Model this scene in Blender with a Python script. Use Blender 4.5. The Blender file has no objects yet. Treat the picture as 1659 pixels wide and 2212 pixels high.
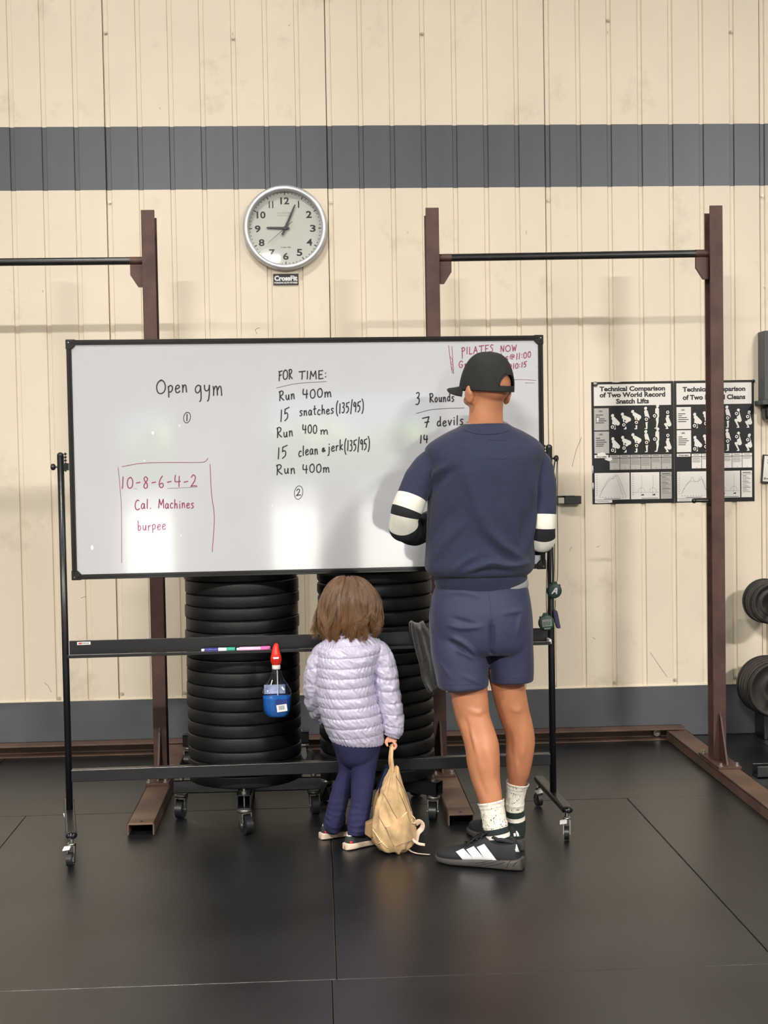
import bpy, bmesh, math, random
import numpy as np
from mathutils import Vector, Matrix, noise

random.seed(7)
SC = bpy.context.scene
COL = SC.collection
PI = math.pi

# ------------------------------------------------------------------ camera, view, lights first
SC.view_settings.view_transform = 'Standard'
SC.view_settings.look = 'None'
SC.view_settings.gamma = 1.0
SC.view_settings.use_curve_mapping = False
SC.view_settings.exposure = 0.10
SC.cycles.use_denoising = True
SC.cycles.max_bounces = 8
SC.cycles.diffuse_bounces = 4
SC.cycles.glossy_bounces = 4
SC.cycles.transmission_bounces = 8
SC.cycles.transparent_max_bounces = 12
SC.cycles.caustics_reflective = False
SC.cycles.caustics_refractive = False
SC.cycles.sample_clamp_indirect = 6.0

F_PX, CAM_H, CAM_D = 2925.61, 1.4082, 6.6466
YAW, PITCH, ROLL = 0.0498, 0.0394, -0.0170
IMG_W, IMG_H = 1659.0, 2212.0


def cam_axes():
    fw = Vector((math.sin(YAW) * math.cos(PITCH), math.cos(YAW) * math.cos(PITCH), -math.sin(PITCH)))
    rt = Vector((math.cos(YAW), -math.sin(YAW), 0))
    up = rt.cross(fw)
    c, s = math.cos(ROLL), math.sin(ROLL)
    return c * rt + s * up, -s * rt + c * up, fw


RT, UP, FW = cam_axes()
CAM = Vector((0, -CAM_D, CAM_H))
cd = bpy.data.cameras.new('camera')
cd.sensor_fit = 'HORIZONTAL'
cd.sensor_width = 36.0
cd.lens = 36.0 * F_PX / IMG_W
cd.clip_start = 0.05
cam = bpy.data.objects.new('camera', cd)
COL.objects.link(cam)
cam.matrix_world = Matrix(((RT.x, UP.x, -FW.x, CAM.x), (RT.y, UP.y, -FW.y, CAM.y), (RT.z, UP.z, -FW.z, CAM.z), (0, 0, 0, 1)))
SC.camera = cam

world = bpy.data.worlds.new('sky')
SC.world = world
world.use_nodes = True
bg = world.node_tree.nodes['Background']
bg.inputs[0].default_value = (0.62, 0.78, 1.0, 1)
bg.inputs[1].default_value = 2.0

sun = bpy.data.lights.new('sun', 'SUN')
sun.energy = 55.0
sun.angle = 0.01
sun.color = (1, 0.96, 0.9)
so = bpy.data.objects.new('sun', sun)
COL.objects.link(so)
so.rotation_euler = (0.25, 0.75, 0.0)


def lamp(x, y, z, power, sx, sy, color=(1, 0.965, 0.91), tilt=0.0):
    l = bpy.data.lights.new('lamp_light', 'AREA')
    l.shape = 'RECTANGLE'
    l.size, l.size_y = sx, sy
    l.energy = power
    l.color = color
    o = bpy.data.objects.new('lamp_light', l)
    COL.objects.link(o)
    o.location = (x, y, z)
    o.rotation_euler = (tilt, 0, 0)
    return o


# ceiling lamps of the hall (the fixtures themselves are built with the room)
LAMPS = [(-1.4, -4.3, 7.2, 255), (4.6, -4.3, 7.2, 175), (-7.0, -4.3, 7.2, 80),
         (-1.4, -9.0, 4.6, 800), (4.6, -9.0, 4.6, 960), (-7.0, -9.0, 4.6, 680)]
for L in LAMPS:
    lamp(L[0], L[1], L[2] - 0.08, L[3], 1.1, 0.35)


# ------------------------------------------------------------------ pixel -> place helpers
def ray(x, y):
    return FW + RT * ((x - IMG_W / 2) / F_PX) - UP * ((y - IMG_H / 2) / F_PX)


def at(x, y, Y):
    d = ray(x, y)
    return CAM + d * ((Y + CAM_D) / d.y)


def atz(x, y, Z):
    d = ray(x, y)
    return CAM + d * ((Z - CAM_H) / d.z)


# ------------------------------------------------------------------ materials
def lin(c):
    return tuple((v / 12.92 if v <= 0.04045 else ((v + 0.055) / 1.055) ** 2.4) for v in [q / 255.0 for q in c]) + (1.0,)


def mat(name, rgb, rough=0.5, metal=0.0, spec=0.5, var=0.0, vscale=8.0, bump=0.0, bscale=60.0, coat=0.0, sheen=0.0,
        sss=0.0, vstretch=None, rgb2=None, detail=5.0, trans=0.0, ior=None):
    m = bpy.data.materials.new(name)
    m.use_nodes = True
    nt = m.node_tree
    b = nt.nodes['Principled BSDF']
    b.inputs['Base Color'].default_value = lin(rgb)
    b.inputs['Roughness'].default_value = rough
    b.inputs['Metallic'].default_value = metal
    b.inputs['Specular IOR Level'].default_value = spec
    b.inputs['Coat Weight'].default_value = coat
    b.inputs['Coat Roughness'].default_value = 0.05
    b.inputs['Sheen Weight'].default_value = sheen
    b.inputs['Transmission Weight'].default_value = trans
    if ior:
        b.inputs['IOR'].default_value = ior
    if sss:
        b.inputs['Subsurface Weight'].default_value = sss
        b.inputs['Subsurface Radius'].default_value = (0.012, 0.005, 0.003)
        b.inputs['Subsurface Scale'].default_value = 1.0
    if var or bump:
        tc = nt.nodes.new('ShaderNodeTexCoord')
        mp = nt.nodes.new('ShaderNodeMapping')
        nt.links.new(tc.outputs['Object'], mp.inputs[0])
        if vstretch:
            mp.inputs['Scale'].default_value = vstretch
    if var:
        n = nt.nodes.new('ShaderNodeTexNoise')
        n.inputs['Scale'].default_value = vscale
        n.inputs['Detail'].default_value = detail
        nt.links.new(mp.outputs[0], n.inputs[0])
        mx = nt.nodes.new('ShaderNodeMixRGB')
        cr = nt.nodes.new('ShaderNodeMapRange')
        cr.inputs['From Min'].default_value = 0.35
        cr.inputs['From Max'].default_value = 0.65
        nt.links.new(n.outputs['Fac'], cr.inputs[0])
        c = lin(rgb)
        if rgb2:
            mx.inputs[1].default_value = c
            mx.inputs[2].default_value = lin(rgb2)
        else:
            mx.inputs[1].default_value = tuple(v * (1 - var) for v in c[:3]) + (1,)
            mx.inputs[2].default_value = tuple(min(1, v * (1 + var)) for v in c[:3]) + (1,)
        nt.links.new(cr.outputs[0], mx.inputs[0])
        nt.links.new(mx.outputs[0], b.inputs['Base Color'])
    if bump:
        n2 = nt.nodes.new('ShaderNodeTexNoise')
        n2.inputs['Scale'].default_value = bscale
        n2.inputs['Detail'].default_value = 4
        nt.links.new(mp.outputs[0], n2.inputs[0])
        bp = nt.nodes.new('ShaderNodeBump')
        bp.inputs['Strength'].default_value = bump
        bp.inputs['Distance'].default_value = 0.002
        nt.links.new(n2.outputs['Fac'], bp.inputs['Height'])
        nt.links.new(bp.outputs[0], b.inputs['Normal'])
    return m


def emission_mat(name, rgb, strength):
    m = bpy.data.materials.new(name)
    m.use_nodes = True
    b = m.node_tree.nodes['Principled BSDF']
    b.inputs['Base Color'].default_value = lin(rgb)
    b.inputs['Emission Color'].default_value = lin(rgb)
    b.inputs['Emission Strength'].default_value = strength
    return m


def clear_mat(name, tint=(1, 1, 1), gloss=1.0):
    """thin clear sheet: see-through with a fresnel mirror reflection"""
    m = bpy.data.materials.new(name)
    m.use_nodes = True
    nt = m.node_tree
    for n in list(nt.nodes):
        nt.nodes.remove(n)
    out = nt.nodes.new('ShaderNodeOutputMaterial')
    mix = nt.nodes.new('ShaderNodeMixShader')
    tr = nt.nodes.new('ShaderNodeBsdfTransparent')
    tr.inputs[0].default_value = tint + (1,)
    gl = nt.nodes.new('ShaderNodeBsdfGlossy')
    gl.inputs['Roughness'].default_value = 0.03
    gl.inputs[0].default_value = (gloss, gloss, gloss, 1)
    lw = nt.nodes.new('ShaderNodeLayerWeight')
    lw.inputs[0].default_value = 0.5
    pw = nt.nodes.new('ShaderNodeMath')
    pw.operation = 'POWER'
    pw.inputs[1].default_value = 5.0
    ma = nt.nodes.new('ShaderNodeMath')
    ma.operation = 'MULTIPLY_ADD'
    ma.inputs[1].default_value = 0.95
    ma.inputs[2].default_value = 0.05
    nt.links.new(lw.outputs['Facing'], pw.inputs[0])
    nt.links.new(pw.outputs[0], ma.inputs[0])
    nt.links.new(ma.outputs[0], mix.inputs[0])
    nt.links.new(tr.outputs[0], mix.inputs[1])
    nt.links.new(gl.outputs[0], mix.inputs[2])
    nt.links.new(mix.outputs[0], out.inputs[0])
    return m


# ------------------------------------------------------------------ mesh builder
def basis(d, ref=None):
    d = Vector(d).normalized()
    if ref is None:
        ref = Vector((0, 0, 1)) if abs(d.z) < 0.9 else Vector((0, 1, 0))
    a = Vector(ref).cross(d)
    if a.length < 1e-6:
        a = Vector((1, 0, 0)).cross(d)
    a.normalize()
    return a, d.cross(a)


def crom(pts, m):
    """Catmull-Rom through points (numpy rows), m steps per span"""
    p = np.asarray(pts, float)
    if len(p) < 3 or m < 2:
        if len(p) == 2 and m > 1:
            return np.array([p[0] + (p[1] - p[0]) * i / m for i in range(m + 1)])
        return p
    q = np.vstack([2 * p[0] - p[1], p, 2 * p[-1] - p[-2]])
    out = []
    for i in range(1, len(q) - 2):
        a, b, c, d = q[i - 1], q[i], q[i + 1], q[i + 2]
        for k in range(m):
            t = k / m
            out.append(0.5 * (2 * b + (c - a) * t + (2 * a - 5 * b + 4 * c - d) * t * t + (3 * b - a - 3 * c + d) * t ** 3))
    out.append(q[-2])
    return np.array(out)


def spow(v, e):
    return math.copysign(abs(v) ** e, v)


class MB:
    def __init__(self):
        self.v, self.f, self.mi, self.sm = [], [], [], []

    def add(self, vs, fs, mi=0, sm=True):
        b = len(self.v)
        self.v += [tuple(p) for p in vs]
        self.f += [tuple(i + b for i in f) for f in fs]
        self.mi += [mi] * len(fs)
        self.sm += [sm] * len(fs)
        return self

    def box(self, c, s, rz=0.0, M=None, mi=0):
        x, y, z = s[0] / 2, s[1] / 2, s[2] / 2
        vs = [Vector((sx * x, sy * y, sz * z)) for sz in (-1, 1) for sy in (-1, 1) for sx in (-1, 1)]
        R = M if M is not None else Matrix.Rotation(rz, 3, 'Z')
        vs = [R @ v + Vector(c) for v in vs]
        self.add(vs, [(0, 2, 3, 1), (4, 5, 7, 6), (0, 1, 5, 4), (2, 6, 7, 3), (0, 4, 6, 2), (1, 3, 7, 5)], mi, False)
        return self

    def bx(self, x0, x1, y0, y1, z0, z1, mi=0):
        return self.box(((x0 + x1) / 2, (y0 + y1) / 2, (z0 + z1) / 2), (x1 - x0, y1 - y0, z1 - z0), mi=mi)

    def cyl(self, p0, p1, r0, r1=None, n=20, mi=0, cap=True):
        p0, p1 = Vector(p0), Vector(p1)
        r1 = r0 if r1 is None else r1
        a, b = basis(p1 - p0)
        vs = []
        for p, r in ((p0, r0), (p1, r1)):
            for k in range(n):
                t = 2 * PI * k / n
                vs.append(p + a * (r * math.cos(t)) + b * (r * math.sin(t)))
        self.add(vs, [(k, (k + 1) % n, n + (k + 1) % n, n + k) for k in range(n)], mi, True)
        if cap:
            self.add([vs[k] for k in range(n)], [tuple(reversed(range(n)))], mi, False)
            self.add([vs[n + k] for k in range(n)], [tuple(range(n))], mi, False)
        return self

    def tube(self, pts, r, n=10, m=1, mi=0, cap=True, ref=None, flat=1.0):
        """r: number, list of numbers, or list of (ra, rb)"""
        p = crom(pts, m)
        if isinstance(r, (int, float)):
            rr = np.full((len(p), 2), float(r))
        else:
            q = np.array([(x, x) if isinstance(x, (int, float)) else x for x in r], float)
            rr = crom(q, m) if len(q) == len(pts) else np.tile(q[:1], (len(p), 1))
        P = [Vector(x) for x in p]
        vs, prev = [], None
        for i, c in enumerate(P):
            d = (P[min(i + 1, len(P) - 1)] - P[max(i - 1, 0)])
            if d.length < 1e-9:
                d = Vector((0, 0, 1))
            d.normalize()
            if prev is None:
                a, b = basis(d, ref)
            else:
                a = prev - d * prev.dot(d)
                a.normalize()
                b = d.cross(a)
            prev = a
            for k in range(n):
                t = 2 * PI * k / n
                vs.append(c + a * (rr[i][0] * math.cos(t)) + b * (rr[i][1] * flat * math.sin(t)))
        fs = []
        for i in range(len(P) - 1):
            for k in range(n):
                fs.append((i * n + k, i * n + (k + 1) % n, (i + 1) * n + (k + 1) % n, (i + 1) * n + k))
        if cap:
            fs.append(tuple(reversed(range(n))))
            fs.append(tuple((len(P) - 1) * n + k for k in range(n)))
        self.add(vs, fs, mi)
        return self

    def lathe(self, prof, c=(0, 0, 0), axis=(0, 0, 1), n=32, mi=0, sm=True, closed=False):
        c = Vector(c)
        ax = Vector(axis).normalized()
        a, b = basis(ax)
        vs = []
        for r, h in prof:
            for k in range(n):
                t = 2 * PI * k / n
                vs.append(c + ax * h + a * (r * math.cos(t)) + b * (r * math.sin(t)))
        fs = []
        m = len(prof)
        for i in range(m if closed else m - 1):
            j = (i + 1) % m
            for k in range(n):
                fs.append((i * n + k, i * n + (k + 1) % n, j * n + (k + 1) % n, j * n + k))
        if not closed:
            fs.append(tuple(reversed(range(n))))
            fs.append(tuple((m - 1) * n + k for k in range(n)))
        self.add(vs, fs, mi, sm)
        return self

    def ell(self, c, r, M=None, nu=24, nv=14, mi=0):
        c = Vector(c)
        vs = [c + (M @ Vector((0, 0, -r[2])) if M else Vector((0, 0, -r[2])))]
        for i in range(1, nv):
            ph = -PI / 2 + PI * i / nv
            for k in range(nu):
                t = 2 * PI * k / nu
                q = Vector((r[0] * math.cos(ph) * math.cos(t), r[1] * math.cos(ph) * math.sin(t), r[2] * math.sin(ph)))
                vs.append(c + (M @ q if M else q))
        vs.append(c + (M @ Vector((0, 0, r[2])) if M else Vector((0, 0, r[2]))))
        fs = [(0, 1 + (k + 1) % nu, 1 + k) for k in range(nu)]
        for i in range(nv - 2):
            for k in range(nu):
                a = 1 + i * nu
                fs.append((a + k, a + (k + 1) % nu, a + nu + (k + 1) % nu, a + nu + k))
        a = 1 + (nv - 2) * nu
        fs += [(a + k, a + (k + 1) % nu, len(vs) - 1) for k in range(nu)]
        self.add(vs, fs, mi)
        return self

    def prism(self, poly, O, ax, ay, depth, mi=0):
        """2D polygon in frame (O, ax, ay) extruded by vector depth"""
        O, ax, ay, d = Vector(O), Vector(ax), Vector(ay), Vector(depth)
        n = len(poly)
        v0 = [O + ax * p[0] + ay * p[1] for p in poly]
        vs = v0 + [p + d for p in v0]
        fs = [tuple(range(n)), tuple(reversed(range(n, 2 * n)))] + [(i, n + i, n + (i + 1) % n, (i + 1) % n) for i in range(n)]
        self.add(vs, fs, mi, False)
        return self

    def grid(self, g, mi=0, closed_u=True, cap=(True, True), sm=True):
        """g: array (nt, nu, 3)"""
        nt, nu = g.shape[:2]
        fs = []
        for i in range(nt - 1):
            for k in range(nu if closed_u else nu - 1):
                fs.append((i * nu + k, i * nu + (k + 1) % nu, (i + 1) * nu + (k + 1) % nu, (i + 1) * nu + k))
        if closed_u and cap[0]:
            fs.append(tuple(reversed(range(nu))))
        if closed_u and cap[1]:
            fs.append(tuple((nt - 1) * nu + k for k in range(nu)))
        self.add(g.reshape(-1, 3), fs, mi, sm)
        return self

    def poly(self, pts, mi=0):
        self.add(pts, [tuple(range(len(pts)))], mi, False)
        return self

    def ribbon(self, pts, w, nrm, mi=0):
        """flat stroke of width w along pts, lying on a plane with normal nrm"""
        P = [Vector(p) for p in pts]
        if len(P) < 2:
            return self
        nrm = Vector(nrm)
        vs = []
        for i, c in enumerate(P):
            d = P[min(i + 1, len(P) - 1)] - P[max(i - 1, 0)]
            if d.length < 1e-9:
                d = Vector((1, 0, 0))
            s = d.normalized().cross(nrm) * (w / 2)
            e = Vector((0, 0, 0))
            if i == 0:
                e = -d.normalized() * w * 0.3
            elif i == len(P) - 1:
                e = d.normalized() * w * 0.3
            vs += [c + s + e, c - s + e]
        self.add(vs, [(2 * i, 2 * i + 1, 2 * i + 3, 2 * i + 2) for i in range(len(P) - 1)], mi, False)
        return self

    def xf(self, M):
        self.v = [tuple(M @ Vector(p)) for p in self.v]
        return self

    def mesh(self, name, origin=None):
        me = bpy.data.meshes.new(name)
        if origin is not None:
            inv = origin
            vs = [tuple(inv @ Vector(p)) for p in self.v]
        else:
            vs = self.v
        me.from_pydata(vs, [], self.f)
        me.polygons.foreach_set('material_index', self.mi)
        me.polygons.foreach_set('use_smooth', self.sm)
        me.update()
        return me

    def build(self, name, mats, parent=None, world=True, bevel=0.0, seg=2, subsurf=0, fixn=True):
        inv = None
        if parent is not None and world:
            r = parent
            while r.parent is not None:
                r = r.parent
            inv = (Matrix.Translation(r.location) @ r.rotation_euler.to_matrix().to_4x4()).inverted()
        me = self.mesh(name, inv)
        if fixn:
            bm = bmesh.new()
            bm.from_mesh(me)
            bmesh.ops.recalc_face_normals(bm, faces=bm.faces)
            bm.to_mesh(me)
            bm.free()
        o = bpy.data.objects.new(name, me)
        COL.objects.link(o)
        for m in (mats if isinstance(mats, (list, tuple)) else [mats]):
            me.materials.append(m)
        if parent is not None:
            o.parent = parent
        if bevel:
            bv = o.modifiers.new('bevel', 'BEVEL')
            bv.width = bevel
            bv.segments = seg
            bv.limit_method = 'ANGLE'
            bv.angle_limit = 0.7
            bv.harden_normals = False
        if subsurf:
            s = o.modifiers.new('sub', 'SUBSURF')
            s.levels = s.render_levels = subsurf
        return o


def tag(o, label, cat, group=None):
    o['label'] = label
    o['category'] = cat
    if group:
        o['group'] = group
    return o


def thing(name, label, cat, loc=(0, 0, 0), rz=0.0, group=None):
    o = bpy.data.objects.new(name, None)
    COL.objects.link(o)
    o.empty_display_size = 0.05
    o.location = loc
    o.rotation_euler = (0, 0, rz)
    return tag(o, label, cat, group)


def structure(o):
    o['kind'] = 'structure'
    return o


def dup(root, loc, rz=0.0, label=None, group=None):
    """a copy of a thing with copies of its parts and their sub-parts"""
    r = root.copy()
    COL.objects.link(r)
    r.location = loc
    r.rotation_euler = (0, 0, rz)
    if label:
        r['label'] = label
    if group:
        r['group'] = group
    for ch in list(root.children):
        c = ch.copy()
        COL.objects.link(c)
        c.parent = r
        for g in list(ch.children):
            d = g.copy()
            COL.objects.link(d)
            d.parent = c
    return r


# ------------------------------------------------------------------ organic helpers
def loft_grid(secs, n=32, m=6):
    """secs: (center, xaxis, yaxis, rx, ry, exponent); returns grid (nt, n, 3), arclength t"""
    rows = np.array([list(s[0]) + list(s[1]) + list(s[2]) + [s[3], s[4], s[5] if len(s) > 5 else 2.0] for s in secs], float)
    rows = crom(rows, m)
    g = np.zeros((len(rows), n, 3))
    th = 2 * PI * np.arange(n) / n
    for i, r in enumerate(rows):
        c, ax, ay, rx, ry, e = r[0:3], r[3:6], r[6:9], r[9], r[10], r[11]
        ct, st = np.cos(th), np.sin(th)
        k = 2.0 / e
        x = rx * np.sign(ct) * np.abs(ct) ** k
        y = ry * np.sign(st) * np.abs(st) ** k
        g[i] = c + np.outer(x, ax) + np.outer(y, ay)
    t = np.concatenate([[0], np.cumsum(np.linalg.norm(np.diff(rows[:, :3], axis=0), axis=1))])
    return g, t


def path_secs(pts, radii, ref=(0, -1, 0), exp=2.0):
    """sections perpendicular to a path; radii entries r or (rx, ry): ry along ref"""
    P = [Vector(p) for p in pts]
    out = []
    for i, c in enumerate(P):
        d = (P[min(i + 1, len(P) - 1)] - P[max(i - 1, 0)]).normalized()
        rf = Vector(ref)
        y = rf - d * rf.dot(d)
        if y.length < 1e-3:
            y = Vector((0, 0, 1)) - d * d.z
        y.normalize()
        x = y.cross(d)
        r = radii[i]
        rx, ry = (r, r) if isinstance(r, (int, float)) else r
        out.append((c, x, y, rx, ry, exp))
    return out


def grid_normals(g):
    du = np.roll(g, -1, 1) - np.roll(g, 1, 1)
    dt = np.zeros_like(g)
    dt[1:-1] = g[2:] - g[:-2]
    dt[0] = g[1] - g[0]
    dt[-1] = g[-1] - g[-2]
    n = np.cross(du, dt)
    n /= np.maximum(np.linalg.norm(n, axis=2, keepdims=True), 1e-12)
    c = g.mean(1, keepdims=True)
    s = np.sign(((g - c) * n).sum(2).sum())
    return n * (s if s else 1)


def mesh_arrays(me):
    v = np.zeros(len(me.vertices) * 3)
    me.vertices.foreach_get('co', v)
    e = np.zeros(len(me.edges) * 2, dtype=int)
    me.edges.foreach_get('vertices', e)
    return v.reshape(-1, 3), e.reshape(-1, 2)


def smooth_v(v, e, it, lam=0.5):
    deg = np.bincount(e.ravel(), minlength=len(v)).astype(float)[:, None]
    for _ in range(it):
        s = np.zeros_like(v)
        np.add.at(s, e[:, 0], v[e[:, 1]])
        np.add.at(s, e[:, 1], v[e[:, 0]])
        v = v + lam * (s / np.maximum(deg, 1) - v)
    return v


def vnormals(me):
    n = np.zeros(len(me.vertices) * 3)
    me.vertices.foreach_get('normal', n)
    return n.reshape(-1, 3)


def fused(mb, voxel, smooth=3, lam=0.5):
    """one continuous skin over everything in mb (voxel union, then smoothing); returns a mesh"""
    me = mb.mesh('tmp')
    bm = bmesh.new()
    bm.from_mesh(me)
    bmesh.ops.recalc_face_normals(bm, faces=bm.faces)
    bm.to_mesh(me)
    bm.free()
    o = bpy.data.objects.new('tmp', me)
    COL.objects.link(o)
    md = o.modifiers.new('r', 'REMESH')
    md.mode = 'VOXEL'
    md.voxel_size = voxel
    md.adaptivity = 0
    dg = bpy.context.evaluated_depsgraph_get()
    dg.update()
    me2 = bpy.data.meshes.new_from_object(o.evaluated_get(dg))
    bpy.data.objects.remove(o)
    bpy.data.meshes.remove(me)
    v, e = mesh_arrays(me2)
    v = smooth_v(v, e, smooth, lam)
    me2.vertices.foreach_set('co', v.ravel())
    me2.polygons.foreach_set('use_smooth', [True] * len(me2.polygons))
    me2.update()
    return me2


def link_mesh(name, me, mats, parent):
    """link a world-space mesh under a thing"""
    r = parent
    while r is not None and r.parent is not None:
        r = r.parent
    if r is not None:
        me.transform((Matrix.Translation(r.location) @ r.rotation_euler.to_matrix().to_4x4()).inverted())
    me.name = name
    me.materials.clear()
    for m in (mats if isinstance(mats, (list, tuple)) else [mats]):
        me.materials.append(m)
    o = bpy.data.objects.new(name, me)
    COL.objects.link(o)
    o.parent = parent
    return o


def text_mb(body, size, O, ax, ay, fit_w=None, bold=0.0, align='CENTER', mi=0, mb=None, fit_h=None):
    """flat lettering from Blender's own font laid in the frame (O, ax, ay)"""
    cu = bpy.data.curves.new('t', 'FONT')
    cu.body = body
    cu.size = size
    cu.align_x = align
    cu.offset = bold
    cu.resolution_u = 3
    o = bpy.data.objects.new('t', cu)
    COL.objects.link(o)
    dg = bpy.context.evaluated_depsgraph_get()
    dg.update()
    me = bpy.data.meshes.new_from_object(o.evaluated_get(dg))
    bpy.data.objects.remove(o)
    bpy.data.curves.remove(cu)
    mb = mb or MB()
    if len(me.vertices) == 0:
        return mb
    v = np.zeros(len(me.vertices) * 3)
    me.vertices.foreach_get('co', v)
    v = v.reshape(-1, 3)
    w = v[:, 0].max() - v[:, 0].min()
    h = v[:, 1].max() - v[:, 1].min()
    sx = fit_w / w if fit_w else 1.0
    sy = fit_h / h if fit_h else 1.0
    if align == 'CENTER':
        v[:, 0] -= (v[:, 0].max() + v[:, 0].min()) / 2
    O, ax, ay = Vector(O), Vector(ax), Vector(ay)
    vs = [O + ax * (p[0] * sx) + ay * (p[1] * sy) for p in v]
    mb.add(vs, [tuple(p.vertices) for p in me.polygons], mi, False)
    bpy.data.meshes.remove(me)
    return mb
# ================================================================== THE HALL
M_cream = mat('cream_paint', (224, 212, 192), 0.42, var=0.04, vscale=1.6, bump=0.10, bscale=5.0, spec=0.4)
M_band = mat('slate_paint', (76, 78, 86), 0.38, var=0.06, vscale=3.0, vstretch=(4, 1, 0.5), bump=0.08, bscale=5.0)
M_curb = mat('grey_curb_paint', (77, 79, 83), 0.5, var=0.10, vscale=5.0, bump=0.2, bscale=25)
M_seam = mat('seam_gap', (96, 90, 78), 0.8)  # darker joint in the slit where sheets lap
M_white = mat('hall_wall_paint', (138, 134, 126), 0.7)
M_ceiling = mat('ceiling_liner', (122, 120, 115), 0.8)
M_screw = mat('painted_screw', (196, 186, 166), 0.35, metal=0.3)


def dirt(m, amount, rgb=(150, 132, 104)):
    """soft grey-brown grime blotches on the painted sheet"""
    nt = m.node_tree
    b = nt.nodes['Principled BSDF']
    src = b.inputs['Base Color'].links[0].from_socket
    tc = nt.nodes.new('ShaderNodeTexCoord')
    n = nt.nodes.new('ShaderNodeTexNoise')
    n.inputs['Scale'].default_value = 2.3
    n.inputs['Detail'].default_value = 9
    n.inputs['Roughness'].default_value = 0.7
    nt.links.new(tc.outputs['Object'], n.inputs[0])
    mr = nt.nodes.new('ShaderNodeMapRange')
    mr.inputs['From Min'].default_value = 0.56
    mr.inputs['From Max'].default_value = 0.80
    mr.inputs['To Max'].default_value = amount
    nt.links.new(n.outputs['Fac'], mr.inputs[0])
    mx = nt.nodes.new('ShaderNodeMixRGB')
    mx.inputs[2].default_value = lin(rgb)
    nt.links.new(mr.outputs[0], mx.inputs[0])
    nt.links.new(src, mx.inputs[1])
    nt.links.new(mx.outputs[0], b.inputs['Base Color'])


dirt(M_cream, 0.55)

RX0, RP, RW, RD = -1.4386, 0.1524, 0.025, 0.010
Z_CURB, Z_BLO, Z_BHI, Z_CEIL = 0.2535, 2.7249, 3.0278, 7.6
XL, XR, YF = -8.0, 8.0, -13.0


def rib_profile():
    pts = [(XL, 0.0, 0)]
    i = math.ceil((XL - RX0) / RP)
    while RX0 + RP * i + RW < XR:
        x = RX0 + RP * i
        if i % 7 == 3:
            pts += [(x - 0.0035, 0.0, 0), (x - 0.003, RD + 0.006, 1), (x - 0.0006, RD + 0.006, 1)]
        pts += [(x, 0.0 if i % 7 != 3 else 0.001, 0), (x + 0.003, RD, 0), (x + RW - 0.003, RD, 0), (x + RW, 0.0, 0)]
        i += 1
    pts.append((XR, 0.0, 0))
    return pts


wall = MB()
prof = rib_profile()
for z0, z1, mi in ((Z_CURB, Z_BLO, 0), (Z_BLO, Z_BHI, 1), (Z_BHI, Z_CEIL, 0)):
    n = len(prof)
    vs = [(p[0], p[1], z0) for p in prof] + [(p[0], p[1], z1) for p in prof]
    for k in range(n - 1):
        wall.add([vs[k], vs[k + 1], vs[n + k + 1], vs[n + k]], [(0, 1, 2, 3)], 2 if prof[k][2] and prof[k + 1][2] else mi, False)
wall_back = structure(wall.build('wall_back', [M_cream, M_band, M_seam], fixn=False))

# hex head screws in the sheet's ribs
scr = [(226, 70), (503, 82), (912, 72), (1313, 43), (1578, 68), (238, 437), (716, 437), (1183, 432), (1648, 423),
       (130, 1509), (267, 1499), (404, 1497), (1462, 1469), (1594, 1464), (1215, 1481), (1320, 1475)]
for q in scr:
    p = at(q[0], q[1], 0)
    p.x = RX0 + RP * round((p.x - RW / 2 - RX0) / RP) + RW / 2
    s = MB().cyl((p.x, RD, p.z), (p.x, RD - 0.004, p.z), 0.009, n=14).cyl((p.x, RD - 0.004, p.z), (p.x, RD - 0.010, p.z), 0.0055, n=6)
    o = s.build('wall_screw', M_screw, wall_back)

# painted concrete curb under the sheet
curb = MB().bx(XL, XR, -0.004, 0.2, 0.0, Z_CURB - 0.004)
structure(curb.build('baseboard_back', M_curb, bevel=0.004))
structure(MB().bx(XL, XR, -0.007, 0.01, Z_CURB - 0.003, Z_CURB + 0.002).build('trim_1', M_cream))

# rubber floor: 4 x 6 ft mats laid edge to edge
M_rub = mat('black_rubber_mat', (24, 24, 25), 0.33, spec=0.6, var=0.30, vscale=3.0, bump=0.28, bscale=260, detail=8)
M_gap = mat('floor_gap', (8, 8, 8), 0.9)
fl = MB()
fl.bx(XL, XR, YF - 0.2, 0.1, -0.06, -0.013, mi=1)
rows = [(0.1, -1.1946, 0.31, 1.8288), (-1.1946, -3.0234, 1.2502, 1.2192), (-3.0234, -4.8522, 0.018, 1.2192), (-4.8522, -6.681, 0.6, 1.2192),
        (-6.681, -8.51, 0.1, 1.2192), (-8.51, -10.34, 0.7, 1.2192), (-10.34, YF - 0.2, 0.2, 1.2192)]
for r, (y1, y0, xs, w) in enumerate(rows):
    k = math.floor((XL - xs) / w)
    while xs + k * w < XR:
        g = 0.0011
        x0, x1 = max(XL, xs + k * w + g), min(XR, xs + (k + 1) * w - g)
        dz = ((k * 7 + r * 3) % 4) * 0.0004
        c = 0.0022
        b0 = [(x0, y0 + g), (x1, y0 + g), (x1, y1 - g), (x0, y1 - g)]
        b1 = [(x0 + c, y0 + g + c), (x1 - c, y0 + g + c), (x1 - c, y1 - g - c), (x0 + c, y1 - g - c)]
        vs = [(p[0], p[1], -0.014) for p in b0] + [(p[0], p[1], -0.0016 + dz - 0.0012) for p in b0] + [(p[0], p[1], -0.0012 + dz) for p in b1]
        fs = [(8, 9, 10, 11)] + [(i, (i + 1) % 4, 4 + (i + 1) % 4, 4 + i) for i in range(4)] + [(4 + i, 4 + (i + 1) % 4, 8 + (i + 1) % 4, 8 + i) for i in range(4)]
        fl.add(vs, fs, 0, False)
        k += 1
floor = structure(fl.build('floor', [M_rub, M_gap]))

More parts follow.
